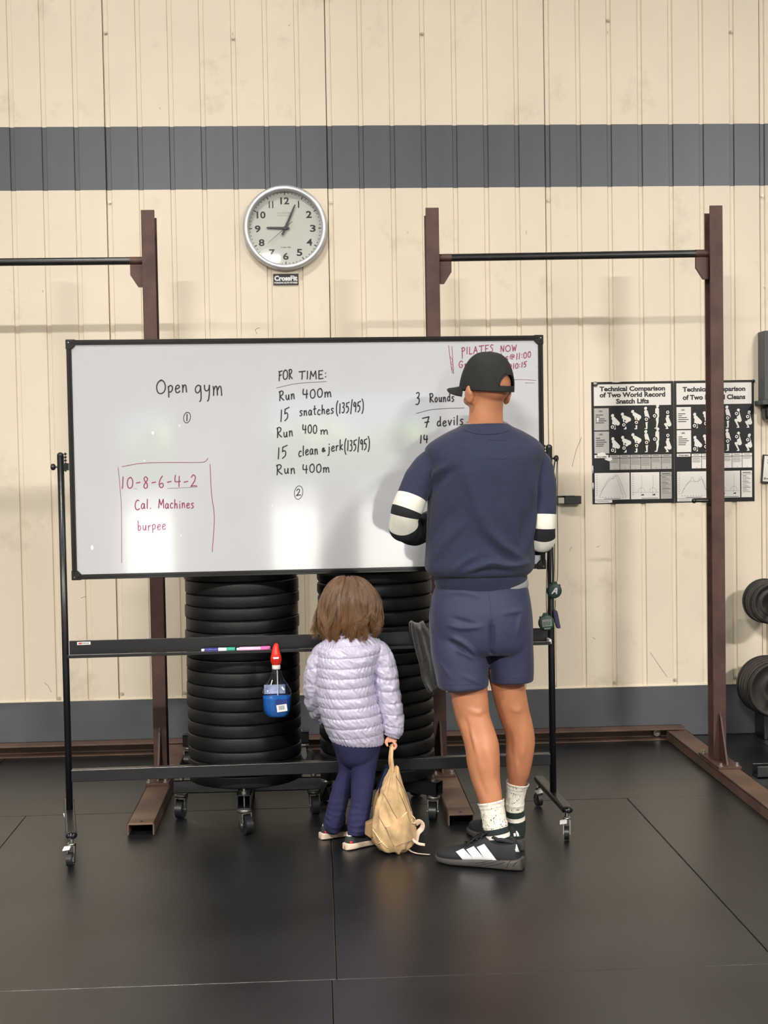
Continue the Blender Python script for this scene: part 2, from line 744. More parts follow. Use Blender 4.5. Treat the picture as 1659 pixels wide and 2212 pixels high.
# the rest of the hall, behind and beside the camera
structure(MB().bx(XL - 0.15, XL, YF, 0.1, 0, Z_CEIL).build('wall_left', M_white))
structure(MB().bx(XR, XR + 0.15, YF, 0.1, 0, Z_CEIL).build('wall_right', M_white))
structure(MB().bx(XL - 0.15, XR + 0.15, YF - 0.15, 0.3, Z_CEIL, Z_CEIL + 0.15).build('ceiling', M_ceiling))
fw_ = MB()
D1 = (-1.62, -1.05, 2.0)
D2 = (0.15, 2.25, 2.2)
for x0, x1, z0, z1 in ((XL, D1[0], 0, Z_CEIL), (D1[0], D1[1], D1[2], Z_CEIL), (D1[1], D2[0], 0, Z_CEIL), (D2[0], D2[1], D2[2], Z_CEIL), (D2[1], XR, 0, Z_CEIL)):
    fw_.bx(x0, x1, YF - 0.15, YF, z0, z1)
structure(fw_.build('wall_front', M_white))
M_ground = mat('sunlit_concrete', (190, 186, 178), 0.8, var=0.06)
structure(MB().bx(-40, 40, -37, YF - 0.15, -0.1, -0.03).build('ground', M_ground))
structure(MB().bx(-60, 60, -110, -37, -0.1, -0.035).build('ground', mat('asphalt', (120, 120, 122), 0.85, var=0.06)))
# hedge across the yard
M_leaf = mat('hedge_leaf', (120, 150, 60), 0.7, var=0.4, vscale=2)
hb = MB()
rh = random.Random(3)
for k in range(60):
    x = -24 + 48 * k / 59
    hb.ell((x + rh.uniform(-.2, .2), -74 + rh.uniform(-.8, .8), 1.4 + rh.uniform(-.4, .4)), (1.3, 1.2, 1.9), nu=10, nv=8)
hedge = hb.build('hedge', M_leaf)
tag(hedge, 'green hedge across the yard beyond the open doors', 'hedge')
hedge['kind'] = 'stuff'

# ceiling lamps
M_lampbody = mat('lamp_housing', (70, 70, 72), 0.4, metal=0.6)
M_lampglow = emission_mat('lamp_diffuser', (255, 246, 230), 14.0)
M_glow2 = emission_mat('pendant_diffuser', (255, 250, 240), 45.0)
rowname = ['above the floor before the whiteboard', 'at the far end of the hall']
colname = ['middle', 'right', 'left']
for i, L in enumerate(LAMPS):
    t = thing('ceiling_lamp', 'long white ceiling lamp, %s one %s' % (colname[i % 3], rowname[i // 3]), 'lamp', (L[0], L[1], L[2]), group='ceiling lamps of the hall')
    MB().bx(-.6, .6, -.2, .2, 0.0, .25).build('housing', M_lampbody, t, world=False)
    MB().bx(-.56, .56, -.17, .17, -.012, 0.0).build('diffuser', M_lampglow, t, world=False)
pt = thing('pendant_lamp', 'round pendant lamp hanging behind the camera, mirrored in the clock glass', 'lamp', (-0.50, -9.4, 3.78))
MB().cyl((0, 0, .08), (0, 0, 3.82), 0.006, n=8).build('cord', M_lampbody, pt, world=False)
MB().lathe([(0.02, .10), (0.12, .06), (0.14, .02), (0.12, .0)], n=24).build('shade', M_lampbody, pt, world=False)
MB().ell((0, 0, 0.0), (0.12, 0.12, 0.085)).build('diffuser', M_glow2, pt, world=False)

lk = thing('doorway_obstacle', 'low dark locker added in the wide doorway for the dark gap mirrored in the whiteboard', 'obstacle', (0.93, YF + .35, 0))  # invented block, added to darken part of the doorway's reflection in the board
M_obstacle = mat('dark_obstacle', (46, 46, 48), .5)
MB().bx(-.24, .24, -.22, .22, .04, 1.20).build('body', M_obstacle, lk, world=False, bevel=.01)
MB().bx(-.21, .21, .22, .235, .10, 1.15).build('front_panel', M_obstacle, lk, world=False, bevel=.006)
MB().bx(-.22, .22, -.20, .20, .0, .04).build('plinth', M_lampbody, lk, world=False)

# scuffs and scratches on the painted sheet
M_scuff = mat('dark_scuff', (138, 124, 106), .7)
for pts in ([(96, 1475), (104, 1482), (111, 1495)], [(92, 627), (93, 631)], [(1256, 945), (1244, 975), (1236, 1008)], [(1405, 1410), (1422, 1435), (1441, 1462)], [(880, 501), (881, 504)],
            [(1312, 67), (1313, 73)], [(502, 71), (503, 76)], [(1289, 1182), (1295, 1179)], [(175, 1292), (185, 1288)], [(1230, 1190), (1235, 1181)], [(1280, 1377), (1286, 1381)], [(1650, 620), (1653, 623)],
            [(555, 722), (552, 712), (561, 708)], [(1137, 499), (1137, 506)], [(345, 232), (346, 236)], [(623, 56), (627, 53)], [(1578, 66), (1579, 70)]):
    q = [at(p[0], p[1], -.0004) for p in pts]
    MB().ribbon(crom(np.array(q), 3) if len(q) > 2 else q, .0024, (0, -1, 0)).build('scuff_mark', M_scuff, wall_back, fixn=False)
# ================================================================== PULL-UP RIG
M_rust = mat('brown_rusty_steel', (74, 51, 42), 0.55, metal=0.15, var=0.28, vscale=9, bump=0.25, bscale=90, detail=8)
M_rust2 = mat('brown_channel_steel', (94, 73, 60), 0.5, metal=0.15, var=0.22, vscale=6, bump=0.2, bscale=90, detail=8)
M_bolt = mat('zinc_bolt', (176, 170, 155), 0.35, metal=0.8)
M_blacksteel = mat('black_powder_coat', (20, 20, 22), 0.32, spec=0.6, bump=0.05, bscale=200)
M_chrome = mat('worn_chrome', (190, 188, 182), 0.25, metal=1.0, bump=0.05, bscale=60)
M_zinc = mat('zinc_caster', (140, 138, 132), 0.36, metal=0.85, bump=0.08, bscale=90)
M_wheel = mat('black_caster_rubber', (26, 26, 27), 0.38, spec=0.5)

rig = thing('pull_up_rig', 'brown steel pull-up rig with three uprights bolted along the cream wall', 'pull-up rig', (0.5, -0.45, 0))


def upright(x, inner):
    """wide-flange post: front flange, rear flange, web, drilled holes at the top"""
    m = MB()
    y0, d, w = -0.80, 0.085, 0.057
    m.bx(x, x + w, y0, y0 + 0.007, 0.055, 2.482)
    m.bx(x, x + w, y0 + d - 0.007, y0 + d, 0.055, 2.462)
    cx_ = x + w / 2
    z = 0.055
    holes = []
    # web with slotted holes near the top so that the wall shows through them
    zz = [0.055, 2.05, 2.075, 2.24, 2.265, 2.462]
    for a, b in ((0.055, 2.05), (2.075, 2.24), (2.265, 2.462)):
        m.bx(cx_ - 0.004, cx_ + 0.004, y0 + 0.007, y0 + d - 0.007, a, b)
    for a, b in ((2.05, 2.075), (2.24, 2.265)):
        m.bx(cx_ - 0.004, cx_ + 0.004, y0 + 0.007, y0 + 0.03, a, b)
        m.bx(cx_ - 0.004, cx_ + 0.004, y0 + d - 0.03, y0 + d - 0.007, a, b)
    return m


UX = [-0.722, 0.492, 1.729]
for x in UX:
    up_ = upright(x, 0).build('upright', M_rust, rig, bevel=0.0015)
    # base plate, gusset and bolts on the foot channel
    cx_ = x + 0.0285
    MB().bx(cx_ - 0.051, cx_ + 0.051, -0.945, -0.64, 0.046, 0.056).build('base_plate', M_rust, rig, bevel=0.001)
    g = MB().prism([(0, 0), (0.11, 0), (0.02, 0.19), (0, 0.21)], (cx_ - 0.004, -0.80, 0.056), (0, -1, 0), (0, 0, 1), (0.008, 0, 0))
    g.build('base_gusset', M_rust, rig)
    for bx_, by_ in ((-.035, -.925), (.035, -.925), (-.035, -.665), (.035, -.665)):
        b = MB().cyl((cx_ + bx_, by_, .056), (cx_ + bx_, by_, .060), .012, n=12).cyl((cx_ + bx_, by_, .060), (cx_ + bx_, by_, .070), .008, n=6)
        b.build('bolt', M_bolt, rig)

# foot channels (flanges down) running out from the wall
for x0, yend in ((-0.738, -1.537), (0.479, -1.540), (1.700, -1.95)):
    w, h, t = 0.103, 0.046, 0.007
    m = MB().bx(x0, x0 + w, yend, -0.10, h - t, h)
    m.bx(x0, x0 + t, yend, -0.10, 0.0, h).bx(x0 + w - t, x0 + w, yend, -0.10, 0.0, h)
    m.build('foot_channel', M_rust2, rig, bevel=0.0025)
    MB().cyl((x0 + w / 2, yend + 0.03, h), (x0 + w / 2, yend + 0.03, h + 0.0006), 0.006, n=12).build('bolt_hole', M_gap, rig)

# wall channel, open side to the room
m = MB().bx(-3.2, 1.795, -0.11, -0.012, 0.050, 0.057).bx(-3.2, 1.795, -0.022, -0.012, 0.0, 0.057).bx(-3.2, 1.795, -0.11, -0.012, 0.0, 0.004)
m.build('wall_channel', M_rust2, rig, bevel=0.001)
MB().cyl((1.665, -0.03, .027), (1.665, -0.055, .027), .017, n=16).cyl((1.665, -0.055, .027), (1.665, -0.068, .027), .009, n=6).build('bolt', M_bolt, rig)


# pull-up bars with angled gussets
def bar(x0, x1, z, z1=None):
    z1 = z if z1 is None else z1
    y = -0.765
    MB().cyl((x0, y, z), (x1, y, z1), 0.0165, n=24).build('pull_up_bar', M_barpaint, rig)


M_barpaint = mat('worn_black_bar_paint', (22, 22, 23), 0.3, spec=0.6, var=0.5, vscale=14, vstretch=(1, 6, 6))
bar(0.549, 1.729, 2.272, 2.280)
bar(-2.2, -0.722, 2.272)
for xp, s, zb in ((0.549, 1, 2.272), (1.729, -1, 2.280), (-0.722, -1, 2.272)):
    MB().cyl((xp, -0.765, zb), (xp + s * 0.055, -0.765, zb), 0.0172, n=24).build('bar_sleeve', M_rust, rig)
    MB().prism([(0, 0), (0.054 * s, 0), (0.054 * s, -0.045), (0.022 * s, -0.095), (0, -0.095)], (xp, -0.775, zb - 0.017), (1, 0, 0), (0, 0, 1), (0, 0.02, 0)).build('bar_gusset', M_rust, rig)
# steel pin with a round end in the right upright
pz = at(1500, 1082, -0.77)
MB().cyl((UX[2] + .002, -0.77, pz.z), (pz.x, -0.77, pz.z), 0.0065, n=14).ell((pz.x - .002, -0.77, pz.z), (.011, .011, .011), nu=14, nv=8).build('pin', M_blacksteel, rig)
# ================================================================== ROLLING WHITEBOARD
BY, BYAW = -1.56, 0.03
B_AX = Vector((math.cos(BYAW), math.sin(BYAW), 0))
B_N = Vector((-math.sin(BYAW), math.cos(BYAW), 0))
B_C = Vector((0, BY, 0))


def bl(x, n, z):
    """board frame -> place: x along the board, n away from the viewer, z up"""
    return B_C + B_AX * x + B_N * n + Vector((0, 0, z))


def bd(x, y, n=0.0):
    d = ray(x, y)
    t = ((B_C + B_N * n - CAM).dot(B_N)) / d.dot(B_N)
    q = CAM + d * t - B_C
    return q.dot(B_AX), q.z


M_board = mat('whiteboard_enamel', (182, 183, 187), 0.08, spec=0.6, coat=0.8, var=0.03, vscale=1.5)
M_frame = mat('black_gloss_frame', (15, 15, 17), 0.18, spec=0.6)
M_ink = mat('black_marker_ink', (22, 20, 26), 0.5)
M_inkred = mat('maroon_marker_ink', (138, 48, 84), 0.5)
M_inkpink = mat('faded_magenta_ink', (168, 92, 140), 0.5)
M_inkgrey = mat('thin_grey_ink', (82, 78, 86), 0.5)
M_label = mat('white_sticker', (222, 220, 220), 0.5)
M_labelred = mat('red_sticker_print', (190, 60, 50), 0.5)
M_alu = mat('bare_metal_plate', (170, 166, 158), 0.3, metal=0.9)
M_clearplastic = clear_mat('clear_plastic', (0.86, 0.90, 0.92))

wb = thing('rolling_whiteboard', 'large white marker board in a black rolling frame with workouts written on it', 'whiteboard', (0, BY, 0), BYAW)
X0, X1, Z0, Z1 = -0.908, 0.866, 0.980, 1.863
FWD = 0.019
pan = MB().bx(X0 + .01, X1 - .01, -.0105, .008, Z0 + .01, Z1 - .01).build('board_panel', M_board, wb, world=False)
fr = MB()
fr.bx(X0, X1, -.0145, .0125, Z1 - FWD, Z1).bx(X0, X1, -.0145, .0125, Z0, Z0 + FWD)
fr.bx(X0, X0 + FWD, -.0145, .0125, Z0 + FWD, Z1 - FWD).bx(X1 - FWD, X1, -.0145, .0125, Z0 + FWD, Z1 - FWD)
fr.bx(X0 + FWD, X1 - FWD, -.018, -.0145, Z1 - .0125, Z1 - .0065).bx(X0 + FWD, X1 - FWD, -.018, -.0145, Z0 + .0065, Z0 + .0125)
fr.bx(X0 + .0065, X0 + .0125, -.018, -.0145, Z0 + FWD, Z1 - FWD).bx(X1 - .0125, X1 - .0065, -.018, -.0145, Z0 + FWD, Z1 - FWD)
fr.build('frame', M_frame, wb, world=False, bevel=0.003)
for cx_, cz_ in ((X0, Z0), (X1, Z0), (X0, Z1), (X1, Z1)):
    sx, sz = (1 if cx_ < 0 else -1), (1 if cz_ < 1.4 else -1)
    m = MB().prism([(-.002 * sx, -.002 * sz), (.034 * sx, -.002 * sz), (.034 * sx, .021 * sz), (.021 * sx, .034 * sz), (-.002 * sx, .034 * sz)],
                   (cx_, -.0165, cz_), (1, 0, 0), (0, 0, 1), (0, .031, 0))
    c = m.build('corner_cap', M_frame, wb, world=False, bevel=0.003)
    MB().cyl((cx_ + .009 * sx, -.0165, cz_ + .009 * sz), (cx_ + .009 * sx, -.0185, cz_ + .009 * sz), .0025, n=10).build('rivet', M_zinc, c, world=False)

PXL, PXR = -0.941, 0.887
for px_ in (PXL, PXR):
    MB().tube([(px_, 0, .118), (px_, 0, 1.440)], .0126, n=20).ell((px_, 0, 1.440), (.0126, .0126, .012)).build('post', M_blacksteel, wb, world=False)
    s = -1 if px_ < 0 else 1
    k = MB().cyl((px_ + s * .0, 0, 1.398), (px_ + s * .026, 0, 1.398), .004, n=12)
    k.lathe([(.004, .018), (.0105, .021), (.0125, .027), (.0115, .033), (.006, .036)], (px_, 0, 1.398), (s, 0, 0), n=18)
    k.build('pivot_knob', M_blacksteel, wb, world=False)
    h = MB().bx(min(px_, px_ - s * .03), max(px_, px_ - s * .03), -.006, .006, 1.385, 1.411)
    for q in range(6):
        h.box((px_ - s * .019, -.004, 1.385 + q * .012), (.008, .012, .009), M=Matrix.Rotation(.6, 3, 'Y'))
    h.build('hinge', M_frame, wb, world=False)
# tray: angle section with a lip
tr = MB().bx(-.926, .874, -.004, .004, .700, .752).bx(-.926, .874, -.052, -.002, .694, .699).bx(-.926, .874, -.054, -.050, .694, .706)
tr.build('marker_tray', M_blacksteel, wb, world=False, bevel=0.0012)
MB().bx(.868, .877, -.052, .004, .698, .714).build('tray_end_cap', mat('white_end_cap', (215, 215, 210), .4), wb, world=False)
st = MB().bx(-.897, -.848, -.0056, -.0042, .7365, .7475).build('maker_sticker', M_label, wb, world=False)
MB().bx(-.892, -.880, -.0062, -.0054, .739, .745).build('sticker_print', M_labelred, st, world=False)
text_mb('PARALLEL', .007, (-.866, -.0060, .7405), (1, 0, 0), (0, 0, 1), fit_w=.026, fit_h=.0045, bold=.0002).build('sticker_lettering', M_ink, st, world=False)
# lower cross bar
MB().bx(-.930, .876, -.015, .015, .226, .271).build('cross_bar', M_blacksteel, wb, world=False, bevel=0.002)


def caster(par, P, R, side, brake=True, wz=.026):
    """small twin-fork caster under a foot end, built about its stem and turned by R"""
    M = Matrix.Translation(Vector((P[0], P[1], 0))) @ R.to_4x4()
    c = MB().cyl((0, 0, .100), (0, 0, .078), .007, n=14).lathe([(.013, .073), (.015, .077), (.013, .081), (.006, .083)], (0, 0, 0), n=18)
    for s in (-1, 1):
        c.prism([(-.008, .074), (.010, .074), (.014 * side + .004, .02), (.014 * side - .006, .02)], (s * .012 - .001, 0, 0), (0, 1, 0), (0, 0, 1), (.002, 0, 0))
    c.bx(-.013, .013, -.009, .012, .071, .074)
    o = c.xf(M).build('caster', M_chrome, par, world=False)
    n_ = .014 * side
    MB().cyl((-.009, n_, wz), (.009, n_, wz), wz - .0005, n=26).xf(M).build('wheel', M_wheel, o, world=False, bevel=0.002)
    h = MB()
    for s in (-1, 1):
        h.cyl((s * .0092, n_, wz), (s * .0105, n_, wz), .006, n=12)
        for q in range(5):
            a = 2 * PI * q / 5
            h.box((s * .0096, n_ + math.cos(a) * .009, wz + math.sin(a) * .009), (.0012, .0035, .016), M=Matrix.Rotation(PI / 2 - a, 3, 'X'))
    h.xf(M).build('wheel_spokes', M_chrome, o, world=False)
    if brake:
        b = MB().box((-.012, -.018, .066), (.026, .024, .0035), M=Matrix.Rotation(.35, 3, 'X') @ Matrix.Rotation(-.2, 3, 'Y'))
        b.xf(M).build('brake_tab', M_label, o, world=False, bevel=0.001)


for px_, nf, nr, turn in ((PXL, -.325, .175, .165), (PXR, -.232, .255, .02)):
    Rf = Matrix.Rotation(turn, 3, 'Z')
    Mf = Matrix.Translation(Vector((px_, 0, 0))) @ Rf.to_4x4()
    fo = MB().bx(-.019, .019, nf, nr, .098, .122).xf(Mf).build('foot', M_blacksteel, wb, world=False, bevel=0.006, seg=3)
    for e in (nf, nr):
        MB().ell((0, e, .110), (.0205, .017, .0135)).xf(Mf).build('end_cap', M_frame, fo, world=False)
    for e, sd in ((nf + .012, -1), (nr - .012, 1)):
        q = Mf @ Vector((0, e, 0))
        caster(wb, q, Matrix.Rotation(turn * .5 + .25 * sd, 3, 'Z'), sd)

# ------------------------------------------------------------------ handwriting
G = {  # single-stroke letters: width, strokes in (x, y); capitals reach y=1, small letters .55
    'O': (.85, ['.45,1 .15,.85 .02,.5 .12,.12 .4,0 .7,.15 .8,.5 .68,.85 .45,1 .3,.96']),
    'p': (.5, ['.05,.5 .08,.2 .1,-.3', '.06,.42 .2,.56 .38,.5 .42,.3 .3,.1 .1,.08']),
    'e': (.45, ['.06,.28 .25,.32 .38,.42 .3,.55 .12,.5 .03,.25 .12,.03 .3,.02 .42,.12']),
    'n': (.5, ['.05,.55 .08,.3 .07,0', '.08,.3 .2,.52 .34,.5 .38,.25 .42,0']),
    'g': (.5, ['.42,.5 .25,.56 .06,.42 .05,.2 .2,.1 .38,.25 .42,.5', '.42,.5 .46,.1 .45,-.3 .36,-.42']),
    'y': (.5, ['.05,.55 .08,.3 .22,.2 .38,.32 .42,.55', '.42,.55 .42,.1 .36,-.3 .28,-.4']),
    'm': (.75, ['.04,.55 .08,.3 .07,0', '.08,.3 .2,.54 .32,.48 .36,.02', '.36,.3 .5,.54 .62,.48 .68,0']),
    'F': (.6, ['.15,1 .12,.5 .08,0', '.0,.98 .3,.98 .62,1.02', '.12,.55 .45,.6']),
    'R': (.65, ['.08,1 .1,.5 .08,-.02', '.0,.92 .3,1.02 .5,.85 .4,.6 .12,.48', '.14,.48 .35,.2 .6,0']),
    'T': (.7, ['0,.95 .35,.97 .72,1', '.36,.97 .36,.5 .34,0']),
    'I': (.2, ['.1,1 .1,.5 .08,0']),
    'M': (.8, ['.05,0 .1,.5 .14,1 .14,1 .28,.6 .4,.35 .4,.35 .55,.7 .68,1 .68,1 .72,.5 .75,0']),
    'E': (.6, ['.1,1 .1,.5 .1,0', '.1,1 .35,1 .55,1.02', '.1,.5 .45,.53', '.1,0 .35,0 .58,.03']),
    ':': (.25, ['.1,.7 .12,.66', '.1,.25 .12,.2']),
    '.': (.2, ['.08,.05 .1,0']),
    'u': (.5, ['.05,.52 .08,.15 .2,.02 .34,.15 .4,.52', '.4,.52 .4,.2 .44,0']),
    '4': (.65, ['.12,1 .08,.7 .1,.45 .1,.45 .35,.43 .58,.46', '.48,.9 .46,.5 .45,0']),
    '0': (.6, ['.32,.95 .1,.8 .04,.45 .12,.1 .32,.02 .5,.2 .54,.6 .42,.9 .3,.95']),
    '1': (.3, ['.16,1 .14,.5 .1,0']),
    '5': (.6, ['.12,.95 .1,.75 .08,.55 .08,.55 .3,.6 .42,.4 .35,.12 .08,-.05', '.12,.95 .35,.98 .58,1.03']),
    's': (.42, ['.38,.52 .2,.57 .08,.45 .2,.3 .34,.18 .25,.02 .05,0']),
    'a': (.5, ['.38,.48 .22,.56 .06,.4 .05,.12 .18,.0 .34,.15 .4,.5', '.4,.5 .4,.15 .46,0']),
    't': (.42, ['.2,1 .18,.4 .2,.05 .34,.02', '.02,.6 .2,.63 .4,.66']),
    'c': (.42, ['.38,.48 .22,.56 .06,.38 .07,.1 .22,0 .38,.06']),
    'h': (.5, ['.08,1 .08,.5 .06,0', '.08,.3 .22,.52 .36,.45 .38,.2 .4,0']),
    '(': (.35, ['.3,1.25 .12,.9 .06,.4 .12,-.05 .28,-.3']),
    ')': (.35, ['.05,1.25 .22,.9 .26,.5 .2,.05 .04,-.25']),
    '3': (.55, ['.08,.95 .3,1 .42,.85 .32,.62 .18,.55 .18,.55 .38,.45 .42,.2 .25,-.02 .02,.02']),
    '9': (.5, ['.4,.85 .22,1 .06,.8 .12,.58 .3,.6 .4,.85 .4,.85 .4,.4 .36,0']),
    '/': (.35, ['.3,1.25 .18,.6 .05,-.2']),
    'l': (.22, ['.1,1 .08,.5 .08,0']),
    '&': (.4, ['.35,.1 .15,.4 .1,.6 .2,.7 .26,.58 .08,.3 .08,.08 .2,0 .36,.3']),
    'j': (.35, ['.2,.55 .2,.1 .14,-.3 .0,-.36', '.2,.85 .22,.8']),
    'r': (.36, ['.05,.52 .08,.3 .07,0', '.08,.32 .2,.52 .34,.5']),
    'k': (.48, ['.08,1.1 .08,.5 .06,0', '.38,.56 .2,.36 .1,.28 .1,.28 .25,.14 .42,0']),
    'o': (.48, ['.25,.55 .08,.42 .06,.15 .2,0 .36,.12 .4,.38 .25,.55']),
    'd': (.5, ['.36,.45 .2,.52 .06,.35 .06,.1 .2,0 .34,.12', '.4,1 .38,.5 .42,0']),
    'v': (.45, ['.04,.55 .12,.25 .2,.02 .2,.02 .3,.3 .42,.56']),
    'i': (.22, ['.1,.52 .1,.25 .12,0', '.1,.78 .12,.74']),
    '7': (.6, ['.02,.92 .25,.95 .52,1 .52,1 .4,.5 .3,0', '.2,.48 .52,.52']),
    'P': (.55, ['.1,1 .1,.4 .12,-.5', '.0,.95 .3,1.02 .48,.8 .35,.55 .1,.48']),
    'L': (.5, ['.1,1 .1,.5 .08,0 .08,0 .3,0 .48,.04']),
    'A': (.65, ['.02,0 .18,.5 .32,1 .32,1 .45,.5 .58,0', '.12,.38 .5,.42']),
    'S': (.5, ['.45,.92 .25,1.02 .08,.8 .2,.58 .38,.4 .3,.05 .04,.02']),
    'N': (.65, ['.06,0 .08,.5 .1,1 .1,1 .3,.5 .5,.02 .5,.02 .54,.5 .58,1.02']),
    'W': (.8, ['.05,1 .14,.5 .22,0 .22,0 .32,.4 .4,.7 .4,.7 .5,.3 .56,.02 .56,.02 .66,.5 .76,1']),
    '@': (.8, ['.5,.6 .32,.62 .25,.4 .38,.28 .52,.42 .52,.62 .56,.3 .7,.4 .7,.75 .45,.95 .15,.8 .05,.4 .2,.05 .5,-.02']),
    'C': (.6, ['.52,.95 .3,1.02 .1,.75 .06,.35 .2,.03 .45,0 .58,.1']),
    '-': (.45, ['.05,.42 .2,.45 .4,.48']),
    '8': (.55, ['.42,.85 .26,1 .1,.85 .2,.6 .38,.38 .4,.12 .24,0 .08,.14 .16,.4 .38,.66 .42,.85']),
    '6': (.55, ['.36,1 .18,.75 .06,.35 .14,.05 .34,.02 .44,.2 .34,.38 .12,.3']),
    '2': (.6, ['.06,.8 .22,1 .42,.85 .38,.55 .2,.25 .02,.02 .02,.02 .3,.06 .58,.02']),
    'b': (.48, ['.08,1 .08,.5 .1,.05', '.1,.3 .24,.5 .4,.35 .36,.1 .2,0 .1,.08']),
    'G': (.7, ['.58,.85 .35,1 .1,.75 .05,.35 .2,.02 .48,.05 .56,.4 .3,.42']),
    'q': (.3, ['.14,1 .12,.5 .1,0']),
}
NB = -0.0112


def bpt(x, y):
    q = bd(x, y, NB)
    return Vector((q[0], NB, q[1]))


hw_rng = random.Random(5)


def write(word, x0, y0, x1, y1, cap, m, mb, w=1.75, slant=0.0, gap=.16):
    """a handwritten word between two baseline points (photo pixels), letters of height cap"""
    tot = sum(G[c][0] + gap for c in word) - gap
    sx = 1.0 / tot
    pos = 0.0
    for c in word:
        gw, strokes = G[c]
        j = hw_rng.uniform(-.04, .04)
        for s in strokes:
            p = np.array([[float(v) for v in q.split(',')] for q in s.split()])
            # double points are corners: smooth between them only
            segs, cur = [], [p[0]]
            for k in range(1, len(p)):
                if np.allclose(p[k], p[k - 1]):
                    segs.append(cur)
                    cur = [p[k]]
                else:
                    cur.append(p[k])
            segs.append(cur)
            for sg in segs:
                q = crom(np.array(sg), 5) if len(sg) > 2 else np.array(sg)
                pts = []
                for a in q:
                    u = (pos + a[0]) * sx
                    px_ = x0 + (x1 - x0) * u + slant * a[1] * cap
                    py_ = y0 + (y1 - y0) * u - (a[1] + j) * cap
                    pts.append(bpt(px_, py_))
                mb.ribbon(pts, w * 1.4 * .00174, (0, -1, 0))
        pos += gw + gap
    return mb


def line(pts, mb, w=1.5):
    mb.ribbon([bpt(*p) for p in crom(np.array(pts, float), 6)], w * .00174, (0, -1, 0))


def ring(cx_, cy_, rx, ry, mb, w=1.5):
    line([(cx_ + rx * math.sin(a) + .1 * ry * math.cos(a), cy_ - ry * math.cos(a)) for a in np.linspace(0, 2 * PI * 1.03, 14)], mb, w)


def ink(mb, m):
    for k in range(len(mb.f)):
        pass
    return mb.build('handwriting', m, pan, world=False, fixn=False)


m = MB()
write('Open', 338, 851, 405, 848, 29, 0, m, 2.0)
write('gym', 421, 853, 481, 853, 36, 0, m, 2.0)
ink(m, M_ink)
m = MB()
ring(404, 902, 7.3, 11.5, m, 1.5)
write('1', 403, 909, 405, 909, 14, 0, m, 1.6)
ink(m, M_ink)
m = MB()
write('10-8-6-4-2', 262, 1056, 426, 1050, 25, 0, m, 1.6, gap=.22)
ink(m, M_inkred)
m = MB()
write('Cal.', 291, 1101, 327, 1098, 20, 0, m, 1.5)
write('Machines', 342, 1098, 419, 1097, 19, 0, m, 1.5)
ink(m, M_inkred)
m = MB()
line([(263, 1008), (315, 1000), (413, 999), (440, 998), (449.5, 990)], m, 1.2)
line([(255, 1009.5), (259, 1050), (262, 1100), (263, 1216)], m, 1.0)
line([(453.7, 1003), (457, 1068), (463, 1117), (458.5, 1192)], m, 1.4)
ink(m, M_inkred)
m = MB()
write('burpee', 297, 1147, 358, 1144, 21, 0, m, 1.3)
ink(m, M_inkpink)
m = MB()
line([(362, 1055), (400, 1053.5), (426, 1052)], m, .7)
line([(288, 1056), (297, 1056)], m, .6)
line([(597, 838), (640, 828.6), (705, 824)], m, 1.0)
line([(899, 893), (938, 884), (1003, 881)], m, 1.1)
ink(m, M_inkgrey)
m = MB()
write('FOR', 602, 822, 632, 818, 20, 0, m, 1.9)
write('TIME:', 646, 820, 706, 817, 17, 0, m, 1.9)
ink(m, M_ink)
m = MB()
write('Run', 603, 865, 637, 861, 20, 0, m, 1.9)
write('400m', 653, 861, 716, 857, 20, 0, m, 1.9)
ink(m, M_ink)
m = MB()
write('15', 605, 911, 625, 906, 25, 0, m, 1.8)
write('snatches', 647, 898, 721, 893, 19, 0, m, 1.8)
write('(135/95)', 726, 893, 786, 887, 21, 0, m, 1.8)
ink(m, M_ink)
m = MB()
write('Run', 598, 946, 633, 942, 21, 0, m, 1.8)
write('400', 653, 937, 685, 936, 19, 0, m, 1.8)
write('m', 692, 938, 709, 938, 17, 0, m, 1.8)
ink(m, M_ink)
m = MB()
write('15', 599, 992, 621, 987, 24, 0, m, 1.8)
write('clean', 645, 986, 687, 980, 21, 0, m, 1.8)
write('&', 695, 976, 703, 976, 11, 0, m, 2.0)
write('jerk', 708, 976, 741, 972, 20, 0, m, 1.8)
write('(135/95)', 744, 975, 799, 969, 22, 0, m, 1.8)
ink(m, M_ink)
m = MB()
write('Run', 597, 1026, 638, 1022, 21, 0, m, 1.8)
write('400m', 653, 1022, 712, 1020, 19, 0, m, 1.8)
ink(m, M_ink)
m = MB()
ring(645, 1064, 9, 14.5, m, 1.3)
write('2', 640, 1071, 650, 1069, 14, 0, m, 1.4)
ink(m, M_ink)
m = MB()
write('3', 898, 874, 908, 872, 25, 0, m, 1.9)
write('Rounds', 928, 869, 981, 866, 18, 0, m, 1.9)
ink(m, M_ink)
m = MB()
write('7', 912, 924, 929, 922, 22, 0, m, 1.9)
write('devils', 944, 921, 1001, 917, 20, 0, m, 1.9)
ink(m, M_ink)
m = MB()
write('14', 907, 957, 925, 956, 17, 0, m, 1.9)
ink(m, M_ink)
m = MB()
line([(969, 746), (972, 772), (976, 801)], m, 1.2)
line([(976, 748), (978, 776), (979.5, 807)], m, 1.2)
line([(972, 770), (978, 779), (974, 785), (979, 790), (975, 796), (980, 799), (976, 804), (980, 806)], m, .9)
write('PILATES', 997, 766, 1066, 760, 15, 0, m, 1.4)
write('NOW', 1081, 760, 1116, 758, 13, 0, m, 1.4)
ink(m, M_inkred)
m = MB()
write('Grip', 991, 794, 1024, 792, 14, 0, m, 1.4)
write('ks', 1082, 780, 1098, 779, 15, 0, m, 1.4)
write('@', 1101, 776, 1112, 775, 10, 0, m, 1.2)
write('11:00', 1115, 777, 1147, 771, 13, 0, m, 1.4)
ink(m, M_inkred)
m = MB()
